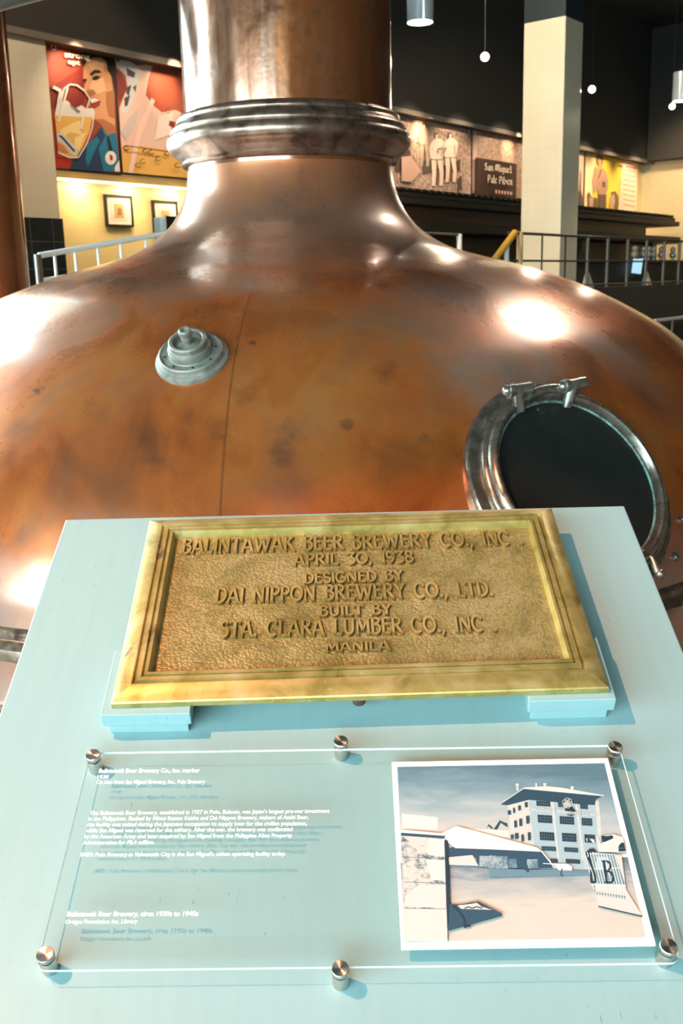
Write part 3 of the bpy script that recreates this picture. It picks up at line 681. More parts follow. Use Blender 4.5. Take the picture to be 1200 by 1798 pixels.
# ================================================================== BRASS PLAQUE
hb = .042
c0 = pan(197, 1240, hb + .004); c1 = pan(1062, 1213, hb + .004); c2 = pan(975, 893, hb + .008); c3 = pan(262, 915, hb + .008)
pw = ((c1[0] - c0[0]) + (c2[0] - c3[0])) / 2; ph = ((c3[1] - c0[1]) + (c2[1] - c1[1])) / 2
pcx = (c0[0] + c1[0] + c2[0] + c3[0]) / 4; pcy = (c0[1] + c1[1] + c2[1] + c3[1]) / 4
prot = math.atan2((c1[1] - c0[1]) + (c2[1] - c3[1]), (c1[0] - c0[0]) + (c2[0] - c3[0]))
PLM = PM @ Matrix.Translation((pcx, pcy, hb)) @ Matrix.Rotation(prot, 4, 'Z')
PLQ = thing('commemorative_plaque', 'cast brass plaque with raised brewery dedication resting on the teal lectern', 'plaque', mat=PLM)
fp_ = [(0, 0), (0, .008), (.0015, .010), (.006, .0118), (.0225, .0185), (.0245, .0185), (.0255, .0150), (.0290, .0150), (.0298, .0195), (.0352, .0200), (.0362, .0160), (.0385, .0160), (.0393, .0200), (.0432, .0200), (.0465, .0075), (.052, .0068)]
mb = MB(); nf = len(fp_)
for (i_, h_) in fp_:
    X, Y = pw / 2 - i_, ph / 2 - i_; mb.v += [(-X, -Y, h_), (X, -Y, h_), (X, Y, h_), (-X, Y, h_)]
for i in range(nf - 1):
    for k in range(4): k2 = (k + 1) % 4; mb.face((4 * i + k, 4 * i + k2, 4 * i + 4 + k2, 4 * i + 4 + k))
mb.face((3, 2, 1, 0))
mb.build('frame', BRASS, PLQ, 25)
MB().box(-pw / 2 + .046, pw / 2 - .046, -ph / 2 + .046, ph / 2 - .046, .002, .0072).build('hammered_field', HAMMER, PLQ, 0)
PLI = PLM.inverted()
def plq(x, y):
    d = ray(x, y); n = PLM.to_3x3() @ Vector((0, 0, 1)); o = PLM @ Vector((0, 0, .011)); t = (o - EYE).dot(n) / d.dot(n); q = PLI @ (EYE + d * t); return q.x, q.y
LN = [('BALINTAWAK BEER BREWERY CO., INC .', (317, 972), (920, 956), 25.5), ('APRIL 30, 1938', (515, 993), (728, 987), 20), ('DESIGNED BY', (533, 1025), (710, 1019), 19),
      ('DAI NIPPON BREWERY CO., LTD.', (376, 1059), (868, 1046), 27), ('BUILT BY', (560, 1082), (689, 1078), 18), ('STA. CLARA LUMBER CO., INC .', (384, 1119), (874, 1108), 29), ('MANILA', (571, 1144), (686, 1141), 17)]
LSIDE = flat(128, 100, 54, .5, .6, name='letter_side_shade'); LETTER = mat_brass(False, True); LETTER.name = 'raised_letter_brass'  # letter sides darkened to paint in their shade
for s, a, b_, cap in LN:
    p, q = plq(*a), plq(*b_); top = plq((a[0] + b_[0]) / 2, (a[1] + b_[1]) / 2 - cap); cp = top[1] - (p[1] + q[1]) / 2
    o = plaque_line(s, p, q, cp, .0066, .0116).build('raised_text_line', [LETTER, LSIDE], PLQ, 0); recalc(o)
bx_, by_ = pan(631, 1236, .02)
bq = PLI @ (PM @ Vector((bx_, by_ + .012, .02)))
MB().tube([(bq.x, bq.y, 0.001), (bq.x, bq.y, -.030)], .009, 16).build('mounting_stud', flat(96, 72, 62, .6, .4, name='rusty_stud'), PLQ, 40)

# ================================================================== ACRYLIC SIGN, STANDOFFS, PHOTO PRINT
hs0, hs1 = .0205, .0240
A_, B_, C_, D_ = pan(62, 1704, hs1), pan(1197, 1690, hs1), pan(1087, 1308, hs1), pan(160, 1321, hs1)
scx, scy = sum(p[0] for p in (A_, B_, C_, D_)) / 4, sum(p[1] for p in (A_, B_, C_, D_)) / 4
srot = math.atan2((B_[1] - A_[1]) + (C_[1] - D_[1]), (B_[0] - A_[0]) + (C_[0] - D_[0]))
sw = ((B_[0] - A_[0]) + (C_[0] - D_[0])) / 2; sh = ((D_[1] - A_[1]) + (C_[1] - B_[1])) / 2
SM = PM @ Matrix.Translation((scx, scy, 0)) @ Matrix.Rotation(srot, 4, 'Z'); SI = SM.inverted()
def sht(x, y, h):
    d = ray(x, y); o = P0 + PN * h; t = (o - EYE).dot(PN) / d.dot(PN); q = SI @ (EYE + d * t); return q.x, q.y
SIGN = thing('acrylic_sign', 'clear acrylic caption sheet with white text on the lower half of the lectern', 'sign', mat=SM)
rr = .010; pts = []
for (cx, cy, a0) in ((sw / 2 - rr, sh / 2 - rr, 0), (-sw / 2 + rr, sh / 2 - rr, 90), (-sw / 2 + rr, -sh / 2 + rr, 180), (sw / 2 - rr, -sh / 2 + rr, 270)):
    pts += arc(cx, cy, rr, rr, a0, a0 + 90, 6)
MB().prism(pts, hs0, hs1, 0, 1).build('sheet', [ACR, ACRE], SIGN, 0)
TXT = [("Balintawak Beer Brewery Co., Inc. marker", (173, 1357), (351, 1356), 7.5, .026), ("1938", (171, 1367), (190, 1367), 6.2, .012), ("On loan from San Miguel Brewery, Inc., Polo Brewery", (169, 1376.5), (360, 1375.5), 7, .012),
 ("The Balintawak Beer Brewery, established in 1937 in Polo, Bulacan, was Japan's largest pre-war investment", (157, 1431), (579, 1427), 7.2, .012),
 ("in the Philippines. Backed by Mitsui Bussan Kaisha and Dai Nippon Brewery, makers of Asahi Beer,", (154.5, 1441), (542, 1438), 7.2, .012),
 ("the facility was seized during the Japanese occupation to supply beer for the civilian population,", (152, 1451), (539, 1449), 7.2, .012),
 ("while San Miguel was reserved for the military. After the war, the brewery was confiscated", (150, 1461.5), (514, 1459), 7.2, .012),
 ("by the American Army and later acquired by San Miguel from the Philippine Alien Property", (147.5, 1472), (513, 1470), 7.2, .012),
 ("Administration for P8.4 million.", (145, 1483), (271, 1482), 7.3, .012),
 ("SMB's Polo Brewery in Valenzuela City is the San Miguel's oldest operating facility today.", (140, 1504), (502, 1502), 7.3, .012),
 ("Balintawak Beer Brewery, circa 1930s to 1940s", (117, 1609), (348, 1608), 8.5, .026), ("Ortigas Foundation Inc. Library", (114, 1622), (241, 1621), 7.3, .012)]
TXW = flat(255, 253, 245, .6, var=0, name='white_lettering')
for s, a, b_, cap, bold in TXT:
    mb = MB(); p, q = sht(*a, hs1), sht(*b_, hs1); tp = sht((a[0] + b_[0]) / 2, (a[1] + b_[1]) / 2 - cap, hs1)
    text_into(mb, s, p, q, tp[1] - (p[1] + q[1]) / 2, hs1 + .0001, 0, bold); mb.build('printed_text_line', TXW, SIGN, 0)
# standoffs
so = None
SPOT = [((165, 1334), 'brushed steel standoff at the upper left corner of the acrylic sheet'), ((599, 1310), 'brushed steel standoff in the middle of the acrylic sheet\'s upper edge'), ((1079, 1320), 'brushed steel standoff at the upper right corner of the acrylic sheet'),
        ((82, 1684), 'brushed steel standoff at the lower left corner of the acrylic sheet'), ((598, 1709), 'brushed steel standoff in the middle of the acrylic sheet\'s lower edge'), ((1172, 1670), 'brushed steel standoff at the lower right corner of the acrylic sheet')]
for (xy, lab) in SPOT:
    p = pan(*xy, .020)
    if so is None:
        so = thing('standoff', lab, 'standoff', group='steel standoffs holding the acrylic sheet')
        MB().lathe([(.0003, 0), (.0085, 0), (.0088, .0008), (.0088, .0188), (.0082, .0205), (.0003, .0205)], 40).build('barrel', STEEL, so, 40)
        MB().lathe([(.0003, .0241), (.0088, .0241), (.0091, .0247), (.0091, .0295), (.0084, .0303), (.0003, .0298)], 40).build('cap', STEEL, so, 40)
        cur = so
    else: cur = copy_tree(so)
    cur.matrix_world = PM @ Matrix.Translation((p[0], p[1], 0)); cur['label'] = lab; cur['group'] = 'steel standoffs holding the acrylic sheet'
# photo print behind the sheet
HP = .0186
q0 = [sht(688, 1338, HP), sht(1068, 1331, HP), sht(1152, 1658, HP), sht(705, 1665, HP)]
PH = thing('photo_print', 'blue toned photograph of an old brewery building mounted under the acrylic sheet', 'photograph', mat=SM)
MB().prism([q0[3], q0[2], q0[1], q0[0]], .0146, HP).build('mount_board', PRINTW, PH, 0)
def mat_photosky():
    t = NT('print_sky'); sp = t.new('ShaderNodeSeparateXYZ'); ob = t.coord('Object'); t.lk(ob, sp.inputs[0])
    n = t.noise(t.coord('Object', (14, 60, 1)), 1.0, 5, .6, .6)
    y = t.math('ADD', t.rng(sp.outputs['Y'], .02, .118), t.math('MULTIPLY', t.math('SUBTRACT', n, .5), .75))
    y = t.math('ADD', y, t.rng(sp.outputs['X'], .16, .33, 0, .25))
    t.lk(t.ramp(y, [(.0, srgb(206, 194, 188)), (.3, srgb(172, 182, 186)), (.65, srgb(126, 152, 164)), (1, srgb(92, 122, 138))]), t.b.inputs['Base Color']); t.set('Roughness', .5); return t.m
def mat_ground():
    t = NT('print_ground'); sp = t.new('ShaderNodeSeparateXYZ'); ob = t.coord('Object'); t.lk(ob, sp.inputs[0])
    n = t.noise(t.coord('Object', (16, 70, 1)), 1.0, 6, .66, .5)
    y = t.math('ADD', t.rng(sp.outputs['Y'], -.1, .02), t.math('MULTIPLY', t.math('SUBTRACT', n, .5), .7))
    t.lk(t.ramp(y, [(.22, srgb(208, 196, 186)), (.5, srgb(170, 172, 174)), (.72, srgb(104, 122, 138)), (1, srgb(70, 90, 106))]), t.b.inputs['Base Color']); t.set('Roughness', .5); return t.m
def pf(r, g, b): r, g, b = int(r * .86), int(g * .88), int(b * .9); return flat(r, g, b, .5, var=0, name='print_%d_%d_%d' % (r, g, b))
PD, PDD, PWALL, PWALL2, PWH, PMID, PWARM = pf(58, 88, 106), pf(40, 62, 76), pf(196, 214, 220), pf(240, 232, 222), pf(252, 247, 236), pf(120, 150, 164), pf(240, 226, 214)
PMATS = [mat_photosky(), mat_ground(), PD, PDD, PWALL, PWALL2, PWH, PMID, PWARM, mat_blotch('print_stone', srgb(70, 96, 112), srgb(200, 194, 186), 150), mat_blotch('print_brick', srgb(90, 118, 132), srgb(160, 172, 176), 420)]
SKY, GRD, DK, DD, WA, WB, WHT, MD, WRM, STN, BRK = range(11)
ph_ = MB(); lay = [0]
def z1(X, Y): return 860 + X / 5.0, 1370 + Y / 5.0                    # reading frames of the print
def z2(X, Y): return 690 + X / 5.714, 1440 + Y / 5.714
def z3(X, Y): return 1040 + X / 9.99, 1440 + Y / 9.99
def P(m, pts, f=None):
    lay[0] += 1; h = HP + .00002 + lay[0] * .000009
    q = [sht(*(f(*p) if f else p), h) for p in pts]
    a = sum(q[i - 1][0] * q[i][1] - q[i][0] * q[i - 1][1] for i in range(len(q)))
    if a < 0: q = q[::-1]
    ph_.poly3([(x, y, h) for x, y in q], m)
def PL(m, pts, w, f=None):       # thick line of pixel width w
    pts = [f(*p) if f else p for p in pts]
    for a, b_ in zip(pts, pts[1:]):
        d = Vector((b_[0] - a[0], b_[1] - a[1])); n = Vector((-d.y, d.x)).normalized() * w / 2
        P(m, [(a[0] + n.x, a[1] + n.y), (b_[0] + n.x, b_[1] + n.y), (b_[0] - n.x, b_[1] - n.y), (a[0] - n.x, a[1] - n.y)])
P(SKY, [(698, 1346.5), (1062, 1340), (1101, 1500), (706, 1520)])
P(GRD, [(703.5, 1515), (1103, 1505), (1135, 1646), (711.5, 1654)])
P(WHT, [(90, 535), (450, 572), (450, 700), (95, 690)], lambda X, Y: (690 + X / 5.714, 1335 + Y / 5.717))
# pale shed roofs left of the tower
P(WHT, [(630, 78), (1010, 95), (1170, 110), (1170, 170), (640, 150)], z2)
P(DK, [(628, 75), (642, 100), (630, 140), (612, 135)], z2)
P(DK, [(665, 120), (960, 148), (900, 165), (700, 152)], z2)
P(DK, [(1010, 95), (1075, 0), (1110, 18), (1150, 30), (1160, 70), (1130, 60), (1085, 28), (1050, 95)], z2)
P(DK, [(945, 85), (962, 38), (1010, 80), (990, 90), (965, 60)], z2)
P(WHT, [(730, 235), (1000, 148), (1290, 230), (1340, 310), (780, 282)], z2)
# tower: side face, front face, roof
P(WB, [(155, 210), (345, 170), (400, 600), (385, 580), (185, 490), (170, 300)], z1)
P(WA, [(345, 170), (930, 170), (985, 480), (1000, 640), (870, 790), (450, 780), (395, 580)], z1)
P(WA, [(380, 560), (860, 560), (865, 790), (440, 790)], z1)
for x in (545, 760): PL(WB, [(x, 185), (x + 60, 700)], 3.0, z1)
PL(WHT, [(558, 185), (608, 720)], .9, z1); PL(WHT, [(765, 200), (845, 780)], .9, z1)
P(WB, [(930, 180), (960, 180), (1000, 620), (960, 620)], z1)
P(DK, [(90, 212), (305, 66), (1000, 135), (935, 170), (925, 218), (800, 212), (740, 205), (345, 172), (160, 220)], z1)
P(WHT, [(300, 64), (500, 52), (640, 66), (1008, 132), (1000, 140), (305, 76)], z1)
PL(WHT, [(88, 212), (305, 68)], 1.4, z1)
for x, y0, y1, w in ((245, 35, 92, 3.2), (410, 25, 68, 2.6), (486, 28, 60, 3.2), (726, 55, 100, 4.0)): PL(WHT, [(x, y0), (x, y1)], w, z1)
for x, y in ((243, 38), (486, 34), (726, 62)): P(WHT, [(x - 15, y - 8), (x + 15, y - 8), (x + 13, y + 8), (x - 13, y + 8)], z1)
def win(x0, y0, x1, y1, nx, ny, sl=.06, m=DD):
    dy = (x1 - x0) * sl
    P(m, [(x0, y0), (x1, y0 + dy), (x1 + 4, y1 + dy), (x0 + 4, y1)], z1)
    for i in range(1, nx): t = i / nx; PL(MD, [(x0 + (x1 - x0) * t, y0 + dy * t), (x0 + (x1 - x0) * t + 4, y1 + dy * t)], .5, z1)
    for j in range(1, ny): t = j / ny; PL(MD, [(x0, y0 + (y1 - y0) * t), (x1, y0 + (y1 - y0) * t + dy)], .5, z1)
for w in ((410, 180, 532, 224, 6, 2), (600, 190, 650, 234, 3, 2), (795, 208, 862, 250, 4, 2), (422, 302, 548, 370, 6, 3), (615, 315, 740, 383, 6, 3), (808, 330, 900, 395, 5, 3),
          (440, 452, 566, 524, 6, 3), (636, 462, 760, 535, 6, 3), (833, 475, 925, 545, 4, 2), (455, 578, 580, 615, 8, 2), (654, 588, 775, 626, 8, 2), (535, 686, 596, 720, 4, 1), (668, 690, 792, 726, 7, 1)): win(*w)
for w in ((160, 262, 185, 300), (205, 240, 222, 285), (250, 220, 272, 262), (308, 190, 332, 234), (215, 352, 238, 412), (260, 335, 284, 400), (320, 310, 348, 378), (185, 475, 210, 512), (222, 462, 252, 512), (278, 475, 300, 535), (335, 455, 360, 525)):
    P(DK, [(w[0], w[1] + 4), (w[2], w[1]), (w[2] + 3, w[3]), (w[0] + 3, w[3] + 4)], z1)
P(WHT, [(848, 512), (862, 512), (858, 545)], z1); P(WHT, [(880, 512), (918, 520), (925, 548), (905, 548)], z1)
P(DD, [(662, 245), (725, 228), (760, 275), (748, 300), (715, 315), (672, 298)], z1)
# roof sign lettering and rosette emblem
def sgn(txt, a, b_, cap):
    lay[0] += 3; h = HP + .00002 + lay[0] * .000009
    p, q = sht(*z1(*a), h), sht(*z1(*b_), h); tp = sht(*z1((a[0] + b_[0]) / 2, (a[1] + b_[1]) / 2 - cap), h)
    text_into(ph_, txt, p, q, tp[1] - (p[1] + q[1]) / 2, h, WHT, .03)
sgn('BALINTAWAK BEER', (374, 268), (664, 292), 30); sgn('BREWERY CO. INC', (664, 296), (944, 316), 28)
for k in range(6):
    a = k * 60 + 20; cx, cy = 685 + 25 * math.cos(rad(a)), 200 + 25 * math.sin(rad(a))
    PL(WHT, arc(cx, cy, 20, 22, 0, 360, 12), .8, z1)
PL(WHT, arc(685, 200, 22, 24, 0, 360, 14), .8, z1); PL(WHT, [(668, 218), (685, 180), (702, 218)], .8, z1); PL(WHT, [(674, 206), (697, 206)], .7, z1)
# long low shed in front
P(DK, [(0, 605), (460, 622), (560, 770), (450, 770), (0, 775)], z1)
P(DK, [(560, 285), (725, 228), (790, 275), (865, 285), (870, 405), (800, 350), (565, 365)], z2)
P(WRM, [(562, 372), (800, 350), (862, 460), (566, 448)], z2)
P(DK, [(790, 278), (870, 285), (1250, 300), (1250, 480), (870, 470)], z2)
P(BRK, [(0, 660), (160, 668), (162, 775), (0, 775)], z1); P(BRK, [(872, 358), (1150, 365), (1160, 480), (868, 465)], z2)
P(BRK, [(170, 690), (236, 690), (240, 770), (172, 770)], z1); P(BRK, [(330, 694), (425, 694), (428, 775), (328, 775)], z1)
P(WHT, [(-460, 480), (-290, 400), (0, 478), (420, 590), (462, 628), (0, 606), (-300, 596)], z1)
PL(WHT, [(455, 620), (575, 770)], 2.2, z1); P(WHT, [(560, 730), (690, 735), (725, 760), (725, 795), (610, 790)], z1)
P(DK, [(470, 690), (515, 715), (545, 765), (450, 762)], z1); PL(WHT, [(470, 730), (590, 738)], 1.4, z1)
P(MD, [(0, 775), (860, 795), (900, 830), (0, 850)], z1); PL(DD, [(640, 775), (625, 830), (650, 838)], 2, z1); P(DK, [(270, 745), (330, 735), (355, 805), (330, 808), (300, 770)], z1)
# right hand buildings and gate
P(WB, [(370, 240), (545, 300), (600, 560), (110, 560), (80, 250), (160, 420)], z3)
P(DD, [(160, 275), (225, 275), (365, 262), (375, 320), (235, 380), (175, 385)], z3); PL(WHT, [(230, 275), (360, 262)], 1.2, z3); PL(WHT, [(215, 395), (390, 335)], 1, z3)
P(DD, [(470, 550), (465, 470), (490, 420), (530, 392), (560, 395), (595, 545)], z3); PL(MD, [(465, 492), (585, 492)], .7, z3)
P(DD, [(838, 640), (880, 600), (920, 600), (945, 635), (945, 760), (900, 770), (870, 700)], z1)
P(WRM, [(0, 560), (520, 620), (600, 1220), (890, 1690), (100, 1500), (60, 1200)], z3)
P(MD, [(-10, 570), (400, 590), (590, 1150), (60, 1110)], z3)
P(WA, [(90, 640), (290, 650), (340, 880), (60, 870)], z3)
for i in range(12):
    x = -130 + i * 48
    PL(WHT, [(x, 560 + i * 4), (x + 165, 1215 + i * 2)], 1.6, z3)
PL(WHT, [(-40, 590), (400, 600)], 1.2, z3); PL(WHT, [(-20, 1130), (590, 1140)], 2.0, z3); PL(WHT, [(-60, 850), (520, 840)], 1.4, z3)
for i in range(11):
    x = 90 + i * 48; P(MD, [(x - 14, 1270 + i * 7), (x, 1250 + i * 7), (x + 16, 1275 + i * 7), (x + 6, 1325 + i * 7)], z3)
PL(DD, [(110, 1512), (890, 1690)], 2.2, z3)
# wrought letters on the gate
PL(DD, [(205, 715), (262, 1095)], 4.2, z3); PL(DD, [(165, 715), (285, 722)], 2.2, z3)
PL(DD, [(270, 722), (318, 760), (325, 830), (290, 880)], 3.4, z3); PL(DD, [(250, 890), (330, 910), (375, 990), (370, 1075), (320, 1098), (225, 1090)], 3.4, z3)
PL(DD, [(-70, 650), (5, 830), (50, 960), (65, 1080), (-10, 1095), (-20, 900)], 3.6, z3)
# stone gate pillar, gate post and shadow
P(STN, [(82, 150), (525, 180), (540, 890), (118, 885)], z2)
P(WRM, [(118, 885), (545, 892), (550, 1215), (125, 1215)], z2)
P(WHT, [(82, 95), (530, 135), (525, 160), (82, 128)], z2); P(DK, [(82, 126), (525, 158), (515, 186), (84, 155)], z2)
for y in (370, 620): PL(DD, [(90 + (y - 370) * .1, y), (530, y + 14)], .8, z2)
PL(DD, [(118, 885), (540, 892)], .6, z2)
P(WB, [(360, 190), (520, 190), (530, 370), (350, 350)], z2); P(WB, [(330, 395), (525, 400), (530, 610), (390, 600)], z2); P(WRM, [(270, 650), (530, 645), (536, 880), (125, 870), (120, 760)], z2)
P(DD, [(518, 205), (538, 195), (553, 212), (575, 845), (575, 920), (548, 1115), (540, 890)], z2)
P(DK, [(570, 845), (690, 845), (850, 810), (1095, 935), (1100, 962), (560, 1112)], z2)
P(WRM, [(650, 858), (845, 818), (890, 868), (1000, 900), (690, 890)], z2)
PL(DD, [(600, 850), (680, 930), (725, 1000), (730, 1070)], 4, z2); PL(DD, [(690, 848), (850, 826), (900, 870)], 1.6, z2); PL(DD, [(720, 885), (760, 870), (800, 885), (840, 868), (900, 885)], 2, z2)
P(DD, [(700, 1050), (780, 1050), (790, 1065), (720, 1085)], z2)
po_ = ph_.build('printed_image', PMATS, PH, 0)

# ================================================================== POSTERS ON THE BACK WALL
VP = 9.93
class Mural:
    def __init__(s, name, label, v=VP, cat='poster', group=None):
        s.v = v; s.name = name; s.label = label; s.mb = MB(); s.mats = []; s.lay = 0; s.cat = cat; s.group = group; s.o = None; s.root = None
    def frame(s, quad, f, top=True):
        q = [on_v(*f(*p), s.v) for p in quad]; s.q = q
        u = sum(a[0] for a in q) / 4; z = min(a[1] for a in q); s.ou, s.oz = u, z
        s.root = thing(s.name, s.label, s.cat, UV(u, s.v, z), RZ, s.group)
        x0, x1 = (q[0][0] + q[3][0]) / 2, (q[1][0] + q[2][0]) / 2; z0 = (q[2][1] + q[3][1]) / 2; zz1 = (q[0][1] + q[1][1]) / 2
        if top: zz1 = ZS + .05
        s.x0, s.x1, s.z0, s.z1 = x0 - u, x1 - u, z0 - z, zz1 - z
        return s
    def board(s, mat, border=.05):
        MB().box(s.x0 - border, s.x1 + border, 0, .05, s.z0 - border, s.z1 + border).build('frame', mat, s.root, 0); return s
    def mi(s, m):
        if m not in s.mats: s.mats.append(m)
        return s.mats.index(m)
    def bg(s, m):
        s.lay += 1; y = -.001 * s.lay
        s.mb.poly3([(s.x0, y, s.z0), (s.x1, y, s.z0), (s.x1, y, s.z1), (s.x0, y, s.z1)], s.mi(m)); return s
    def P(s, m, pts, f):
        s.lay += 1; y = -.0008 * s.lay - .001; q = []
        for p in pts:
            u, z = on_v(*f(*p), s.v); q.append((min(max(u - s.ou, s.x0), s.x1), min(max(z - s.oz, s.z0), s.z1)))
        a = sum(q[i - 1][0] * q[i][1] - q[i][0] * q[i - 1][1] for i in range(len(q)))
        if a < 0: q = q[::-1]
        s.mb.poly3([(x, y, z) for x, z in q], s.mi(m))
    def L(s, m, pts, w, f):
        for a, b_ in zip(pts, pts[1:]):
            d = Vector((b_[0] - a[0], b_[1] - a[1])); n = Vector((-d.y, d.x)).normalized() * w / 2
            s.P(m, [(a[0] + n.x, a[1] + n.y), (b_[0] + n.x, b_[1] + n.y), (b_[0] - n.x, b_[1] - n.y), (a[0] - n.x, a[1] - n.y)], f)
    def T(s, m, txt, a, b_, cap, f, bold=.02):
        s.lay += 1; y = -.0008 * s.lay - .002
        pa, pb_, pt = on_v(*f(*a), s.v), on_v(*f(*b_), s.v), on_v(*f((a[0] + b_[0]) / 2, (a[1] + b_[1]) / 2 - cap), s.v)
        cp = pt[1] - (pa[1] + pb_[1]) / 2
        text_into(s.mb, txt, (pa[0] - s.ou, pa[1] - s.oz), (pb_[0] - s.ou, pb_[1] - s.oz), cp, y, s.mi(m), bold, fn=lambda q, h: (q.x, h, q.y))
    def done(s, name='printed_image'):
        s.o = s.mb.build(name, s.mats, s.root, 0); return s
def f7(X, Y): return 60 + X / 4.286, 60 + Y / 4.286
def f8(X, Y): return 690 + X / 5.0, 180 + Y / 5.0
def f9(X, Y): return 1000 + X / 6.0, 240 + Y / 6.0
def pm(r, g, b): return flat(r, g, b, .55, var=.05, name='poster_%d_%d_%d' % (r, g, b))
RED, RED2, SKIN, SKIN2, SKIN3, HAIR, BLUE, NAVY, AMB, AMB2, FOAM, GLS, PNK = pm(150, 56, 34), pm(120, 36, 26), pm(206, 146, 100), pm(166, 104, 66), pm(226, 176, 132), pm(30, 26, 24), pm(24, 110, 138), pm(28, 54, 84), pm(224, 172, 88), pm(236, 206, 140), pm(224, 214, 206), pm(200, 198, 194), pm(222, 184, 168)
m1 = Mural('mural_poster', 'vintage red poster of a smiling man in a blue shirt raising a beer glass').frame([(72, 40), (592, 165), (640, 1035), (168, 1020)], f7).board(BLACKF, .02)
m1.bg(RED)
m1.P(RED2, [(80, 400), (360, 250), (380, 480), (340, 640), (120, 560)], f7)
m1.P(pm(176, 40, 26), [(170, 905), (300, 935), (250, 990), (170, 1010)], f7)
m1.P(HAIR, [(350, 215), (350, 150), (400, 105), (600, 150), (620, 420), (585, 330), (560, 300), (545, 250), (545, 210), (500, 178), (440, 178), (395, 205), (370, 240)], f7)
m1.P(SKIN, [(368, 340), (372, 250), (395, 205), (440, 176), (500, 176), (542, 206), (550, 270), (578, 315), (592, 430), (602, 560), (612, 745), (545, 762), (512, 690), (450, 640), (436, 600), (432, 562), (412, 530), (402, 492), (425, 470), (402, 440), (372, 418), (380, 380), (400, 340)], f7)
m1.P(SKIN3, [(440, 340), (520, 330), (540, 420), (480, 450), (430, 430), (415, 390)], f7); m1.P(SKIN3, [(400, 230), (470, 190), (530, 215), (520, 280), (430, 270)], f7)
m1.P(SKIN2, [(535, 440), (600, 420), (606, 640), (560, 620), (540, 540)], f7); m1.P(SKIN2, [(450, 640), (520, 640), (606, 690), (608, 745), (545, 760), (512, 690)], f7)
m1.P(SKIN2, [(380, 425), (440, 418), (465, 445), (430, 470), (402, 445)], f7)
m1.P(HAIR, [(412, 300), (450, 268), (490, 272), (502, 292), (455, 296), (430, 318)], f7); m1.P(HAIR, [(430, 330), (462, 310), (500, 322), (470, 345), (440, 348)], f7); m1.P(HAIR, [(358, 345), (385, 330), (388, 352), (366, 362)], f7)
m1.P(pm(146, 52, 40), [(408, 492), (452, 474), (498, 505), (486, 540), (445, 562), (425, 545)], f7); m1.P(FOAM, [(415, 492), (452, 480), (488, 500), (450, 512), (428, 520)], f7)
m1.P(BLUE, [(505, 690), (545, 762), (612, 740), (640, 1035), (420, 1035), (380, 880), (450, 770)], f7)
m1.P(NAVY, [(300, 930), (385, 860), (440, 780), (500, 700), (530, 770), (480, 860), (520, 1035), (260, 1035)], f7)
m1.P(BLUE, [(395, 830), (465, 770), (490, 800), (440, 900), (400, 1000), (380, 940)], f7)
m1.P(NAVY, [(540, 790), (575, 870), (590, 960), (560, 900)], f7); m1.P(HAIR, [(538, 770), (556, 770), (590, 900), (570, 905)], f7)
m1.P(FOAM, arc(570, 932, 42, 52, 0, 360, 20)[:-1], f7); m1.P(RED, [(560, 905), (582, 915), (586, 945), (566, 955)], f7)
m1.P(FOAM, [(600, 1000), (632, 950), (640, 1035), (600, 1035)], f7)
m1.P(FOAM, [(148, 600), (165, 520), (240, 500), (300, 560), (350, 535), (380, 560), (440, 560), (440, 640), (300, 640), (148, 620)], f7)
m1.P(AMB, [(145, 612), (300, 622), (430, 625), (410, 730), (370, 830), (310, 930), (240, 925), (170, 885), (160, 740)], f7)
m1.P(AMB2, [(190, 720), (280, 670), (340, 650), (350, 760), (260, 740), (200, 790)], f7); m1.P(AMB2, [(300, 780), (380, 740), (330, 880), (290, 850)], f7)
m1.P(GLS, [(160, 750), (200, 745), (260, 800), (315, 880), (310, 925), (270, 900), (215, 830), (165, 800)], f7); m1.P(NAVY, [(170, 762), (200, 765), (300, 880), (290, 890), (210, 800)], f7)
m1.P(pm(196, 120, 76), [(166, 815), (215, 845), (255, 900), (200, 890), (168, 870)], f7)
m1.L(GLS, [(180, 620), (200, 480), (215, 410), (260, 380), (310, 385), (370, 430), (408, 490), (385, 560)], 12, f7); m1.L(GLS, [(130, 400), (190, 430), (170, 520)], 26, f7); m1.L(FOAM, [(240, 400), (215, 500), (170, 660)], 14, f7)
m1.L(FOAM, [(440, 580), (425, 700), (385, 820), (320, 930), (250, 932), (165, 895)], 9, f7); m1.L(FOAM, [(360, 590), (340, 720)], 16, f7); m1.L(pm(90, 90, 92), [(255, 530), (330, 590)], 10, f7)
WT = pm(240, 220, 206)
m1.T(WT, 'O', (108, 118), (152, 128), 40, f7); m1.T(WT, 'strong', (215, 176), (405, 196), 44, f7, .03); m1.T(WT, 'apt', (240, 226), (330, 236), 36, f7, .03)
m1.done()
m2 = Mural('mural_poster', 'red poster of foaming beer splash beside the smiling man poster').frame([(605, 168), (1500, 366), (1545, 1118), (668, 1040)], f7).board(BLACKF, .02)
m2.bg(pm(158, 74, 48))
m2.P(PNK, [(600, 160), (760, 240), (900, 220), (860, 330), (840, 460), (900, 540), (960, 590), (1060, 570), (1180, 620), (1545, 700), (1545, 960), (650, 860), (640, 560), (700, 400), (690, 320), (620, 230)], f7)
m2.P(AMB, [(655, 840), (800, 842), (1000, 870), (1100, 930), (1545, 960), (1545, 1118), (668, 1045)], f7)
m2.P(GLS, [(605, 170), (660, 170), (790, 250), (800, 320), (770, 420), (740, 520), (690, 600), (650, 580), (680, 480), (710, 400), (690, 310), (620, 250)], f7)
for q in ([(690, 250), (760, 290), (750, 330), (700, 310)], [(695, 400), (730, 380), (710, 470), (690, 440)], [(740, 400), (770, 380), (760, 440)], [(610, 180), (650, 200), (620, 210)], [(675, 480), (720, 460), (700, 540), (680, 545)]): m2.P(pm(66, 62, 62), q, f7)
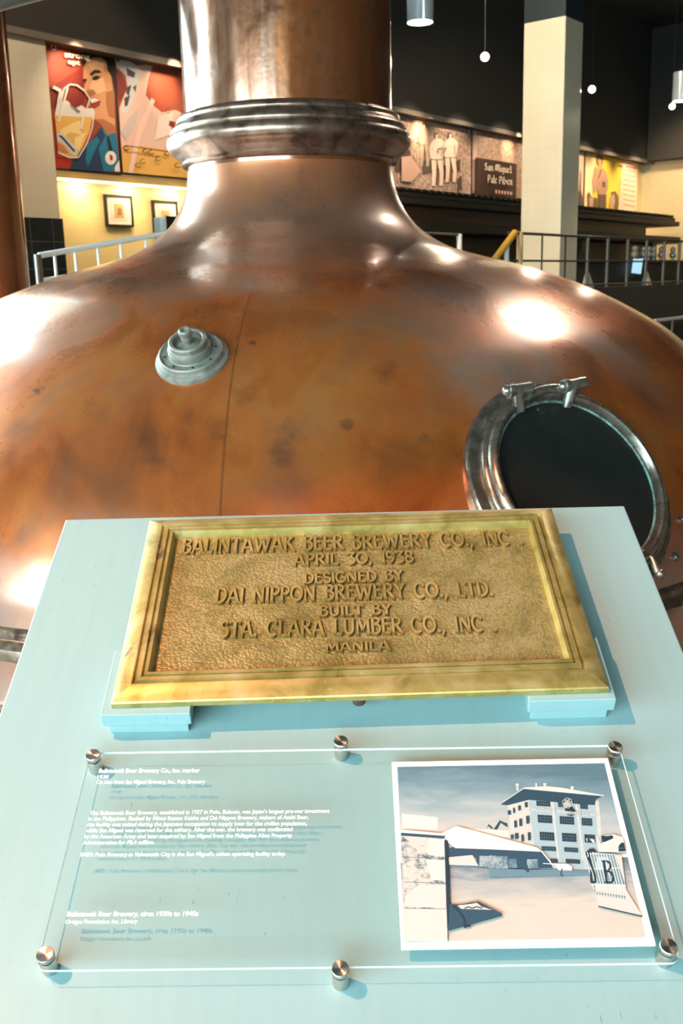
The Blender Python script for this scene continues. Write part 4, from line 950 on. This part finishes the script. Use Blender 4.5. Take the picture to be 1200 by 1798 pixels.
m2.P(RED2, [(612, 260), (680, 340), (690, 420), (640, 520), (620, 420)], f7)
m2.P(pm(236, 196, 182), [(880, 480), (905, 500), (860, 620), (800, 760), (770, 900), (740, 1045), (705, 1045), (740, 860), (790, 680)], f7)
m2.P(pm(196, 178, 170), [(700, 640), (780, 560), (760, 700), (690, 800), (650, 740)], f7); m2.P(pm(234, 208, 194), [(930, 620), (1040, 590), (1020, 760), (900, 800)], f7)
m2.P(RED2, [(1015, 650), (1060, 665), (1050, 705), (1008, 690)], f7)
for (x, y) in ((690, 855), (830, 880), (870, 890), (990, 900), (920, 940), (800, 960), (1060, 990), (760, 990)): m2.L(pm(88, 52, 34), arc(x, y, 22, 16, 30, 290, 8), 6, f7)
m2.L(pm(110, 60, 36), [(660, 845), (720, 850), (800, 862), (960, 885)], 7, f7)
for (x, y) in ((980, 580), (1095, 610), (1100, 640)): m2.L(RED2, arc(x, y, 18, 22, 0, 300, 8), 5, f7)
m2.done()
# sepia photographs
CRW = mat_crowd('sepia_crowd', srgb(92, 76, 66), srgb(214, 178, 158)); CRW2 = mat_crowd('sepia_crowd_fine', srgb(104, 86, 74), srgb(212, 174, 152), 30, 22)
SEP, SEPD, SEPL = pm(206, 166, 144), pm(86, 70, 60), pm(232, 200, 178)
m3 = Mural('photo_mural', 'sepia photograph mural of ball players in front of a crowd').frame([(-160, 70), (685, 240), (690, 800), (-160, 735)], f8).board(BLACKF, .012)
m3.bg(CRW)
m3.P(SEP, [(-150, 70), (260, 160), (420, 250), (560, 260), (600, 240), (520, 215), (300, 165), (0, 100)], f8); m3.P(SEP, [(120, 140), (260, 190), (320, 320), (240, 360), (140, 300)], f8)
m3.P(SEPD, [(0, 400), (120, 350), (160, 470), (120, 600), (20, 620)], f8); m3.P(SEPD, [(250, 520), (340, 500), (340, 620), (260, 640)], f8); m3.P(SEPD, [(420, 560), (480, 540), (480, 660), (430, 680)], f8); m3.P(SEPD, [(540, 520), (590, 500), (590, 600), (540, 620)], f8)
def player(m, x, y, s, col, num=False, dk=SEPD):
    m.P(dk, [(x - 12 * s, y), (x + 12 * s, y - 4 * s), (x + 22 * s, y + 40 * s), (x - 8 * s, y + 46 * s)], f8)
    m.P(col, [(x - 45 * s, y + 80 * s), (x - 10 * s, y + 46 * s), (x + 40 * s, y + 46 * s), (x + 75 * s, y + 84 * s), (x + 60 * s, y + 200 * s), (x + 40 * s, y + 225 * s), (x - 40 * s, y + 225 * s), (x - 48 * s, y + 160 * s)], f8)
    m.P(col, [(x - 42 * s, y + 220 * s), (x + 2 * s, y + 220 * s), (x, y + 330 * s), (x - 8 * s, y + 440 * s), (x - 38 * s, y + 440 * s), (x - 34 * s, y + 330 * s)], f8)
    m.P(col, [(x + 6 * s, y + 220 * s), (x + 50 * s, y + 220 * s), (x + 62 * s, y + 340 * s), (x + 52 * s, y + 440 * s), (x + 24 * s, y + 440 * s), (x + 30 * s, y + 340 * s)], f8)
    m.P(SEPL, [(x - 9 * s, y + 14 * s), (x + 14 * s, y + 10 * s), (x + 12 * s, y + 46 * s), (x - 2 * s, y + 48 * s)], f8)
    m.L(dk, [(x - 42 * s, y + 222 * s), (x + 52 * s, y + 222 * s)], 6 * s, f8); m.L(dk, [(x + 4 * s, y + 226 * s), (x + 10 * s, y + 330 * s), (x + 4 * s, y + 440 * s)], 9 * s, f8)
    m.L(dk, [(x - 34 * s, y + 120 * s), (x - 36 * s, y + 205 * s)], 4 * s, f8); m.L(dk, [(x + 42 * s, y + 110 * s), (x + 44 * s, y + 205 * s)], 4 * s, f8)
    m.P(col, [(x - 45 * s, y + 82 * s), (x - 62 * s, y + 130 * s), (x - 50 * s, y + 215 * s), (x - 34 * s, y + 200 * s), (x - 36 * s, y + 130 * s)], f8)
player(m3, 268, 185, .85, pm(176, 150, 130)); player(m3, 375, 270, 1.05, SEPL); player(m3, 490, 268, .98, SEPL)
m3.L(SEPD, arc(395, 425, 12, 20, 90, 330, 8), 7, f8); m3.L(SEPD, [(425, 402), (450, 405), (432, 445)], 7, f8)
m3.P(SEP, [(60, 480), (140, 470), (230, 600), (150, 700), (60, 690)], f8); m3.P(SEPD, [(560, 660), (590, 640), (590, 770), (560, 765)], f8)
m3.done()
m4 = Mural('photo_mural', 'sepia photograph mural of a packed crowd above the dark beer name sign').frame([(698, 245), (1330, 370), (1330, 860), (700, 800)], f8).board(BLACKF, .012)
m4.bg(CRW2); m4.P(SEP, [(700, 245), (735, 250), (745, 760), (700, 775)], f8)
m4.done()
# dark sign with blackletter lettering, in front of the crowd mural
m5 = Mural('beer_name_sign', 'dark sign board with pale blackletter beer name before the crowd mural', v=9.84, cat='sign').frame([(748, 482), (1090, 540), (1084, 880), (745, 790)], f8, False)
MB().box(m5.x0, m5.x1, 0, .05, m5.z0 - .05, m5.z1).build('board', flat(62, 42, 32, .5, name='sign_brown'), m5.root, 0)
BLK = {'S': [[(.5, .85), (.2, 1), (.05, .75), (.5, .35), (.4, .05), (0, .15)]], 'a': [[(.1, .55), (.4, .65), (.4, .1), (.5, 0)], [(.4, .4), (.08, .3), (.08, .08), (.4, .08)]], 'n': [[(.05, .65), (.1, .6), (.1, 0)], [(.1, .5), (.4, .65), (.4, .05), (.5, 0)]],
       'M': [[(.05, .1), (.1, .9), (.3, 1), (.3, .1)], [(.3, .9), (.55, 1), (.55, .1)], [(.55, .9), (.8, 1), (.8, .1), (.9, 0)]], 'i': [[(.05, .6), (.12, .62), (.12, .05), (.22, 0)], [(.1, .85), (.16, .8)]], 'g': [[(.4, .62), (.08, .55), (.08, .1), (.4, .15)], [(.4, .65), (.4, -.2), (.05, -.3)]],
       'u': [[(.05, .65), (.1, .6), (.1, .05), (.4, .1)], [(.4, .65), (.4, .05), (.5, 0)]], 'e': [[(.1, .35), (.4, .5), (.35, .65), (.08, .55), (.08, .1), (.4, .05)]], 'l': [[(.05, 1), (.12, .95), (.12, .05), (.25, 0)]], 'P': [[(.1, -.05), (.12, .95)], [(0, .9), (.4, 1), (.55, .75), (.45, .45), (.15, .45)]], 's': [[(.38, .6), (.1, .55), (.38, .2), (.08, .02)]]}
BW = {'M': 1.0, 'i': .28, 'l': .3, 'P': .65, 'S': .6, 's': .48}
def black(mur, txt, a, b_, cap, f):
    tot = sum(.4 if c == ' ' else BW.get(c, .55) for c in txt); cur = 0; ln = Vector((b_[0] - a[0], b_[1] - a[1]))
    for c in txt:
        w = .4 if c == ' ' else BW.get(c, .55)
        for st in BLK.get(c, []):
            for p, q in zip(st, st[1:]):
                def tr(r, dx, dy): k = (cur + r[0] + dx) / tot; return a[0] + ln.x * k, a[1] + ln.y * k - (r[1] + dy) * cap
                mur.P(WT, [tr(p, -.06, -.05), tr(p, .06, .05), tr(q, .06, .05), tr(q, -.06, -.05)], f)
        cur += w
black(m5, 'San Miguel', (806, 592), (1030, 622), 62, f8); black(m5, 'Pale Pilsen', (818, 702), (1022, 728), 66, f8)
for x in range(6): m5.P(SEP, [(870 + x * 26, 772 + x * 3), (888 + x * 26, 770 + x * 3), (886 + x * 26, 800 + x * 3), (872 + x * 26, 800 + x * 3)], f8)
m5.done()
m6 = Mural('info_poster', 'narrow pale pink panel beside the tiled column, left of the yellow panel').frame([(-30, 135), (152, 165), (148, 720), (-30, 705)], f9).board(BLACKF, .02)
m6.bg(pm(236, 190, 160)); m6.P(SEPD, [(118, 360), (126, 362), (122, 560), (140, 640), (140, 720), (70, 720), (75, 640), (105, 560)], f9); m6.P(pm(210, 160, 130), [(70, 240), (110, 245), (108, 256), (70, 250)], f9); m6.done()
m7 = Mural('info_poster', 'yellow display panel with a standing figure and a pale text column').frame([(170, 168), (728, 288), (712, 830), (160, 760)], f9).board(BLACKF, .02)
YL = pm(232, 196, 60); m7.bg(YL)
m7.P(pm(246, 208, 150), [(170, 168), (280, 195), (250, 420), (240, 760), (160, 760)], f9)
m7.P(pm(246, 200, 170), [(560, 255), (728, 288), (712, 830), (520, 800), (545, 480)], f9)
for i in range(8): m7.L(pm(214, 150, 120), [(565, 345 + i * 52), (690, 372 + i * 52)], 10, f9)
m7.L(pm(150, 120, 60), [(505, 300), (560, 315)], 26, f9); m7.L(pm(190, 130, 90), [(600, 310), (700, 335)], 22, f9)
FIG, FIG2 = pm(186, 142, 108), pm(110, 84, 66)
m7.P(FIG2, [(285, 200), (355, 215), (350, 280), (330, 330), (295, 310), (285, 260)], f9); m7.P(FIG, [(300, 240), (340, 248), (335, 310), (318, 340), (300, 310)], f9)
m7.P(FIG, [(270, 320), (310, 340), (350, 330), (385, 380), (408, 480), (400, 560), (375, 620), (310, 620), (290, 560), (250, 600), (240, 460)], f9); m7.L(FIG2, [(330, 345), (318, 400), (300, 440)], 12, f9); m7.P(FIG2, [(340, 470), (375, 480), (372, 540), (345, 530)], f9)
m7.P(FIG2, [(300, 610), (385, 610), (382, 790), (310, 780)], f9); m7.P(FIG2, [(440, 580), (480, 575), (512, 630), (515, 700), (500, 800), (455, 790)], f9); m7.P(FIG, [(430, 640), (465, 600), (475, 690), (455, 780), (410, 780)], f9)
m7.P(FIG2, [(185, 600), (205, 580), (230, 640), (290, 650), (300, 780), (190, 760)], f9); m7.P(FIG, [(205, 640), (250, 650), (240, 760), (205, 755)], f9); m7.done()

# framed pictures
def picture(quad, lab):
    m = Mural('framed_picture', lab, v=9.95, cat='picture', group='framed pictures on the yellow wall').frame(quad, lambda x, y: (x, y), False)
    x0, x1, z0, z1_ = m.x0, m.x1, m.z0, m.z1; w = .024; mb = MB()
    mb.box(x0, x1, 0, .04, z0, z0 + w); mb.box(x0, x1, 0, .04, z1_ - w, z1_); mb.box(x0, x0 + w, 0, .04, z0 + w, z1_ - w); mb.box(x1 - w, x1, 0, .04, z0 + w, z1_ - w); mb.build('frame', BLACKF, m.root, 0)
    MB().box(x0 + w, x1 - w, .015, .03, z0 + w, z1_ - w).build('mat_board', pm(240, 218, 196), m.root, 0)
    a, b_ = x1 - x0, z1_ - z0
    MB().box(x0 + .2 * a, x1 - .2 * a, .013, .0148, z0 + .18 * b_, z1_ - .18 * b_).build('inner_mat', pm(228, 198, 176), m.root, 0)
    pr = MB().box(x0 + .33 * a, x1 - .33 * a, .010, .0128, z0 + .28 * b_, z1_ - .28 * b_)
    pr.poly3([(x0 + .42 * a, .0095, z0 + .36 * b_), (x1 - .42 * a, .0095, z0 + .36 * b_), (x1 - .4 * a, .0095, z0 + .58 * b_), (x0 + .45 * a, .0095, z0 + .6 * b_)], 1)
    pr.build('picture_print', [pm(196, 150, 100), pm(140, 100, 62)], m.root, 0)
picture([(185, 340), (232.5, 344.5), (235.5, 399), (188, 396.5)], 'left black framed small print with wide pale mat on the yellow wall')
picture([(268, 350), (311, 354.5), (316, 414), (273, 413)], 'right black framed small print, partly hidden by the kettle neck')

# pale monitor behind the left rail
pmn = on_v(300, 412, 8.2)
MO_ = thing('display_monitor', 'small pale blue cased monitor with black screen behind the white rail', 'monitor', UV(pmn[0], 8.2, pmn[1] - .22), RZ)
s_ = .0
MB().box(-.13, .30, 0, .12, .02, .40).build('case', flat(208, 234, 242, .4, name='pale_blue_case'), MO_, 0, bevel=.02)
MB().box(-.055, .30, -.008, 0.002, .14, .41).build('screen', flat(30, 30, 34, .3, name='black_screen'), MO_, 0, bevel=.004)
MB().box(0, .1, .03, .09, -(pmn[1] - .22 - ZG), .02).build('stand', DARKIRON, MO_, 0)

# ================================================================== RAILINGS
def seg(mb, x0, y0, x1, y1, v, r):
    a, b_ = on_v(x0, y0, v), on_v(x1, y1, v); mb.tube([(a[0], v, a[1]), (b_[0], v, b_[1])], r, 10)
R1 = thing('stair_railing', 'sloping white metal rail with thin balusters in front of the yellow wall', 'railing', (0, 0, 0), RZ)
mb = MB(); seg(mb, 68, 449, 300, 408, VR - .05, .022); mb.build('top_rail', WHITEP, R1, 50)
mb = MB(); seg(mb, 68, 493, 300, 456, VR - .05, .016); mb.build('bottom_rail', WHITEP, R1, 50)
for i, x in enumerate((95, 131, 171, 211, 255, 296)):
    t = (x - 68) / 232.; mb = MB(); a = on_v(x, 444 - t * 41, VR - .05); zb_ = on_v(x, 510, VR - .05)[1]; mb.tube([(a[0], VR - .05, a[1]), (a[0], VR - .05, max(zb_, ZG))], .012, 8); mb.build('baluster', WHITEP, R1, 50)
a = on_v(66, 449, VR - .05); MB().tube([(a[0], VR - .05, a[1] + .01), (a[0], VR - .05, 0)], .028, 10).build('post', RAILGREY, R1, 50)
R2 = thing('gallery_railing', 'dark iron railing along the raised gallery edge beside the tiled column', 'railing', (0, 0, 0), RZ)
ua, zt_ = on_v(893, 406, VR + .05); ub, _ = on_v(1300, 420, VR + .05)
zr = (on_v(900, 406, VR + .05)[1] + on_v(1180, 425, VR + .05)[1]) / 2; zm = on_v(950, 458, VR + .05)[1]
MB().tube([(ua, VR + .05, zr), (ub, VR + .05, zr)], .020, 10).build('top_rail', DARKIRON, R2, 50)
MB().tube([(ua, VR + .05, zm), (ub, VR + .05, zm)], .014, 8).build('middle_rail', DARKIRON, R2, 50)
MB().tube([(ua, VR + .05, ZG + .05), (ub, VR + .05, ZG + .05)], .014, 8).build('bottom_rail', RAILGREY, R2, 50)
for x in (952, 993, 1032, 1067, 1102, 1135, 1166, 1193, 1218, 1240):
    u = on_v(x, 450, VR + .05)[0]; MB().tube([(u, VR + .05, zr), (u, VR + .05, ZG)], .028 if x > 1020 else .012, 10).build('baluster', RAILGREY if x > 1020 else DARKIRON, R2, 50)
u = on_v(913, 450, VR + .05)[0]; MB().tube([(u, VR + .05, zr + .02), (u, VR + .05, ZG)], .045, 12).build('end_post', flat(206, 178, 130, .4, name='cream_post'), R2, 50)
a, b_ = on_v(905, 408, VR), on_v(846, 486, VR)
hr = MB().tube([(a[0], VR, a[1]), (b_[0], VR, b_[1])], .045, 14).build('stair_handrail', flat(214, 166, 66, .35, .2, name='golden_wood'), R2, 50)
hr['label'] = 'short golden handrail slanting down left of the tiled column'
u = on_v(890, 440, VR)[0]; MB().tube([(u, VR, on_v(890, 431, VR)[1]), (u, VR, ZG)], .035, 10).build('handrail_post', WHITEP, R2, 50)
R3 = thing('guard_rail', 'low grey guard rail just past the right shoulder of the kettle', 'railing', (0, 0, 0), RZ)
v3 = 4.9; a, b_ = on_v(1150, 563, v3), on_v(1330, 565, v3)
MB().tube([(a[0], v3, a[1]), (b_[0], v3, a[1])], .022, 10).build('top_rail', WHITEP, R3, 50)
for x in (1158, 1181, 1215, 1260): u = on_v(x, 570, v3)[0]; MB().tube([(u, v3, a[1]), (u, v3, 0)], .018, 8).build('post', RAILGREY, R3, 50)

R4 = thing('stair_railing', 'short pale rail bend showing at the right shoulder of the kettle below the bar', 'railing', (0, 0, 0), RZ)
a, b_, c_ = on_v(740, 409, 7.6), on_v(807, 412, 7.6), on_v(809, 470, 7.6)
MB().tube([(a[0], 7.6, a[1]), (b_[0], 7.6, a[1])], .018, 8).build('top_rail', RAILGREY, R4, 50)
MB().tube([(b_[0], 7.6, a[1] + .01), (b_[0], 7.6, min(c_[1], ZG))], .04, 10).build('post', WHITEP, R4, 50)
# ================================================================== BAR
VBr = 8.7
BAR = thing('bar_cabinet', 'long dark red wooden bar canopy below the sepia murals', 'bar', (0, 0, 0), RZ)
bu0 = on_v(640, 330, VBr)[0]; bu1 = on_v(1187, 395, VBr)[0]; bu2 = on_v(1143, 395, VBr)[0]; bu3 = on_v(1192, 425, VBr)[0]
zt0 = on_v(1100, 374, VBr)[1]; zc1 = on_v(1100, 391, VBr)[1]; zc2 = on_v(1100, 411, VBr)[1]; zc3 = on_v(1100, 424, VBr)[1]
cm = MB(); cm.box(bu0, bu1 - .08, VBr - .02, 9.6, zt0 - .09, zt0); cm.box(bu0, bu1, VBr - .1, 9.6, zc1, zt0 - .09)
n_ = 60
for i in range(n_):
    u = bu0 + (bu1 - bu0 - .2) * (i + .5) / n_; cm.box(u - .07, u + .07, VBr - .04, VBr + .06, zt0, zt0 + .05)
cm.build('cornice', flat(18, 15, 13, .5, name='near_black_wood'), BAR, 0, bevel=.02)
MB().box(bu0, bu2, VBr + .1, 9.6, zc2, zc1).build('fascia', WOOD, BAR, 0)
MB().box(bu0, bu3, VBr - .05, 9.6, zc3, zc2).build('lower_cornice', flat(18, 15, 13, .5, name='near_black_wood'), BAR, 0, bevel=.02)
MB().box(bu0, bu3 - .3, 9.3, 9.6, ZG, zc3).build('back_panel', WOOD, BAR, 0)
for x in (1027, 1150): u = on_v(x, 440, VBr)[0]; MB().box(u - .12, u + .12, VBr, VBr + .25, ZG, zc3).build('post', flat(44, 30, 24, .5, name='dark_post_wood'), BAR, 0)
u, z = on_v(1019, 366, VBr); MB().lathe([(.12, zt0 + .05), (.13, zt0 + .2), (.07, zt0 + .4), (.03, zt0 + .6), (.03, zt0 + 1.0), (.001, zt0 + 1.1)], 14).xform(Matrix.Translation((u, VBr + .2, 0))).build('finial', flat(18, 15, 13, .5, name='near_black_wood'), BAR, 40)
CT = thing('bar_counter', 'dark bar counter behind the gallery railing', 'counter', (0, 0, 0), RZ)
vc = 7.9; cu0 = on_v(1020, 470, vc)[0]; cu1 = min(U1 - .3, on_v(1215, 470, vc)[0]); zct = on_v(1130, 456, vc)[1]
MB().box(cu0, cu1, vc, vc + .7, zct - .06, zct).build('counter_top', flat(34, 32, 30, .4, name='black_counter'), CT, 0, bevel=.01)
MB().box(cu0 + .05, cu1 - .05, vc + .08, vc + .65, ZG, zct - .06).build('counter_front', flat(40, 38, 36, .6, name='counter_front_dark'), CT, 0)
for x in (740, 866): pass
CHR = flat(246, 236, 218, .22, .45, var=0, name='polished_gleam_metal')
tp = None  # chrome balls stand in for gleaming barware, shaped to catch the spots' glints
for i, (x, lab) in enumerate(((1115, 'first'), (1131, 'second'), (1139, 'third'), (1148, 'fourth'), (1162, 'fifth'), (1182, 'sixth'))):
    u = on_v(x, 450, vc + .2)[0]
    if tp is None:
        tp = thing('barware_gleam', '', 'barware', group='chrome gleam shapes along the bar counter'); 
        MB().lathe([(.05, 0), (.05, .01), (.025, .03), (.025, .06)], 16).build('base', CHR, tp, 40)
        MB().sphere((0, 0, .11), .075, 20).build('body', CHR, tp, 60)
        MB().sphere((0, 0, .225), .058, 20).build('knob', CHR, tp, 60); cur = tp
    else: cur = copy_tree(tp)
    cur.location = UV(u, vc + .2, zct); cur.rotation_euler = (0, 0, RZ)
    cur['label'] = 'small chrome shape standing in for gleaming barware on the dark counter, %s from the left in the row' % lab; cur['group'] = 'chrome gleam shapes along the bar counter'
a, b_, c_, d_ = [on_v(x, y, vc - .06) for x, y in ((1115, 455), (1130, 454), (1126, 481), (1112, 479))]
MB().prism([(d_[0], d_[1]), (c_[0], c_[1]), (b_[0], b_[1]), (a[0], a[1])], 0, .03).xform(Matrix.Translation((0, vc - .03, 0)) @ Matrix.Rotation(rad(90), 4, 'X')).build('glowing_card', emis('pale_blue_card_glow', (.36, .62, .78), .9), None, 0)  # card given a glow so it stands out bright in the dark bar
mc = bpy.data.objects['glowing_card']; mc.rotation_euler = (0, 0, RZ); tag(mc, 'pale blue card with an added glow on the dark counter front', 'screen')
for (x, y, lab) in ((1033, 491, 'white folded cloth at the foot of the first gallery rail post right of the column'), (1136, 492, 'white folded cloth at the gallery edge under the pale blue card')):
    u, z = on_v(x, y, VR + .25); nm = MB(); nm.v = [(-.10, -.06, 0), (.13, -.06, 0), (.13, .06, 0), (-.10, .06, 0), (-.07, -.02, .22), (-.01, -.02, .25), (-.01, .03, .24), (-.07, .03, .21)]
    for q in ((0, 1, 5, 4), (1, 2, 6, 5), (2, 3, 7, 6), (3, 0, 4, 7), (4, 5, 6, 7), (3, 2, 1, 0)): nm.face(q)
    o = nm.build('folded_cloth', flat(214, 206, 192, .8, name='white_cloth'), None, 30, bevel=.012); o.location = UV(u, VR + .25, ZG); o.rotation_euler = (0, 0, RZ); tag(o, lab, 'cloth', 'white cloths on the gallery edge')

# ================================================================== LAMPS
GLOW = emis('lamp_glow', (1.0, .86, .62), 30.0); GLOW2 = emis('spot_glow', (1.0, .80, .5), 22.0); CAN = flat(222, 232, 236, .15, .5, name='bright_lamp_casing'); CANB = flat(20, 19, 18, .4, .2, name='black_spot_casing')
GLOWB = emis('large_lamp_glow', (1.0, .92, .78), 60.0)
def pendant(loc, r, hgt, lab, power=60, glow=None):
    t = thing('pendant_lamp', lab, 'lamp', loc, group='cylindrical pendant lamps')
    MB().lathe([(r * .93, .02), (r, 0), (r, hgt), (r * .3, hgt + .02), (.001, hgt + .02)], 36).build('casing', CAN, t, 40)
    MB().lathe([(.001, .01), (r * .92, .012)], 36).build('lens', glow or GLOW, t, 0)
    MB().tube([(0, 0, hgt), (0, 0, ZC - loc[2])], .006, 8).build('rod', CANB, t, 40)
    lamp_spot('pendant_light', Vector(loc) + Vector((0, 0, -.04)), Vector(loc) + Vector((0, 0, -3)), power, WARM, 120, .6, r * .8); return t
def at_dist(x, y, dist): return EYE + ray(x, y) * dist
pendant(at_dist(738, 40, 12.2), .145, .5, 'large bright cylindrical pendant lamp above and right of the kettle neck', 160)
pendant(at_dist(1197, 178, 17.5), .14, .42, 'cylindrical pendant lamp at the right edge of the hall', 120)
def mirror_at(x, y, z):       # where a lamp hangs whose glint shows at this spot of the dome
    p, n = dome_hit(x, y); d = ray(x, y); r_ = d - n * (2 * d.dot(n)); return p + r_ * ((z - p.z) / r_.z)
pendant(mirror_at(943, 572, 5.4), .42, .5, 'big pendant lamp high to the right of the kettle', 420, glow=GLOWB)
pendant(mirror_at(132, 570, 4.5), .16, .5, 'pendant lamp high to the left of the kettle', 160, glow=GLOWB)
def spot(loc, r, lab, target, power=40):
    t = thing('spot_lamp', lab, 'lamp', loc, group='small ceiling spots'); d = (Vector(target) - Vector(loc)).normalized(); Q = d.to_track_quat('-Z', 'Y').to_matrix().to_4x4()
    MB().lathe([(r * .9, .01), (r, 0), (r, .06), (r * .55, .2), (.001, .21)], 28).xform(Q).build('casing', CANB, t, 40)
    MB().lathe([(.001, .004), (r * .9, .006)], 28).xform(Q).build('lens', GLOW2, t, 0)
    MB().tube([(0, 0, .08), (0, 0, ZC - loc[2])], .005, 6).build('rod', CANB, t, 40)
    if power: lamp_spot('spot_light', Vector(loc) + d * .05, target, power, WARM, 55, .5, r * .8)
for (x, y, dist, r, lab) in ((852, 100, 15.5, .065, 'small ceiling spot between the bright pendant and the tiled column'), (1040, 157, 17.5, .06, 'small ceiling spot just right of the tiled column'), (1181, 187, 19.5, .055, 'small ceiling spot under the right edge pendant')):
    p = at_dist(x, y, dist); spot(p, r, lab, (p.x * .55, p.y * .5, 1.2), 90)
kt = thing('spot_lamp', 'black track spot hung high above the lectern', 'lamp', KP + KD * .12, group='small ceiling spots')
MB().lathe([(.05, 0), (.06, .02), (.06, .16), (.02, .2), (.001, .2)], 24).xform((-KD).to_track_quat('-Z', 'Y').to_matrix().to_4x4()).build('casing', CANB, kt, 40)
MB().tube([(0, 0, .1), (0, 0, ZC - (KP + KD * .12).z)], .012, 8).build('rod', CANB, kt, 40)
# picture lights for the poster hot spots, added fill for the murals, and the strip lighting the yellow wall
for (x, y, p_) in ((112, 102, 40), (285, 128, 40), (736, 224, 50), (892, 248, 44)):
    u, z = on_v(x, y, VP); lamp_spot('poster_light', UV(u, 9.45, z + .12), UV(u, VP, z - .12), p_, (1, .7, .42), 62, 1.0, .03)
for mm, p_ in ((m1, 50), (m2, 55), (m3, 100), (m4, 95), (m6, 100), (m7, 130)):
    wd_ = mm.x1 - mm.x0; nn_ = max(1, round(wd_ / 1.3))
    for q_ in range(nn_):
        u = mm.ou + mm.x0 + wd_ * (q_ + .5) / nn_
        lamp_spot('mural_fill_light', UV(u, 8.7, ZS + .25), UV(u, VP, mm.oz + .3), p_, (1, .78, .55), 78, .7, .05)  # added unseen spots, without fixtures, that brighten the murals
# two added unseen spots that brighten the tiled column and the pilaster
for (u, v, z, tgt, p_, lab) in ((8.0, 7.0, 6.8, UV(uc, 7.35, 3.6), 1500, 'added unseen ceiling spot brightening the tiled column from the left'), (5.3, 6.2, 6.7, UV(ul + .3, 9.7, 3.2), 420, 'added unseen ceiling spot brightening the cream pilaster')):
    spot(UV(u, v, z), .07, lab, tgt, p_)
u0_, zz_ = on_v(100, 312, 9.9); u1_, _ = on_v(340, 325, 9.9)
cove = MB().box(u0_, u1_ + .8, 9.86, 9.9, m1.oz - .12, m1.oz - .09); co = cove.build('strip_lamp', emis('strip_glow', (1, .85, .6), 1.2), None, 0); co.rotation_euler = (0, 0, RZ); tag(co, 'slim warm light strip tucked under the red posters', 'lamp')
for k in range(4):
    u = u0_ + (u1_ + .8 - u0_) * (k + .5) / 4
    lamp_area('strip_light', UV(u, 9.82, m1.oz - .13), UV(u, 9.99, m1.oz - 1.2), .3, 5.5, (1, .78, .48))
lamp_spot('wall_fill_light', UV(U1 - 3, 7.6, 5.4), UV(U1, 8.6, 3.2), 460, (1, .80, .50), 70, .8, .2)  # unseen fill added to brighten the cream wall
lamp_spot('bar_fill_light', UV(18, 6.0, 5.8), UV(19, 9, 2.0), 50, WARM, 90, .8, .2)  # unseen fill added to lift the dark bar
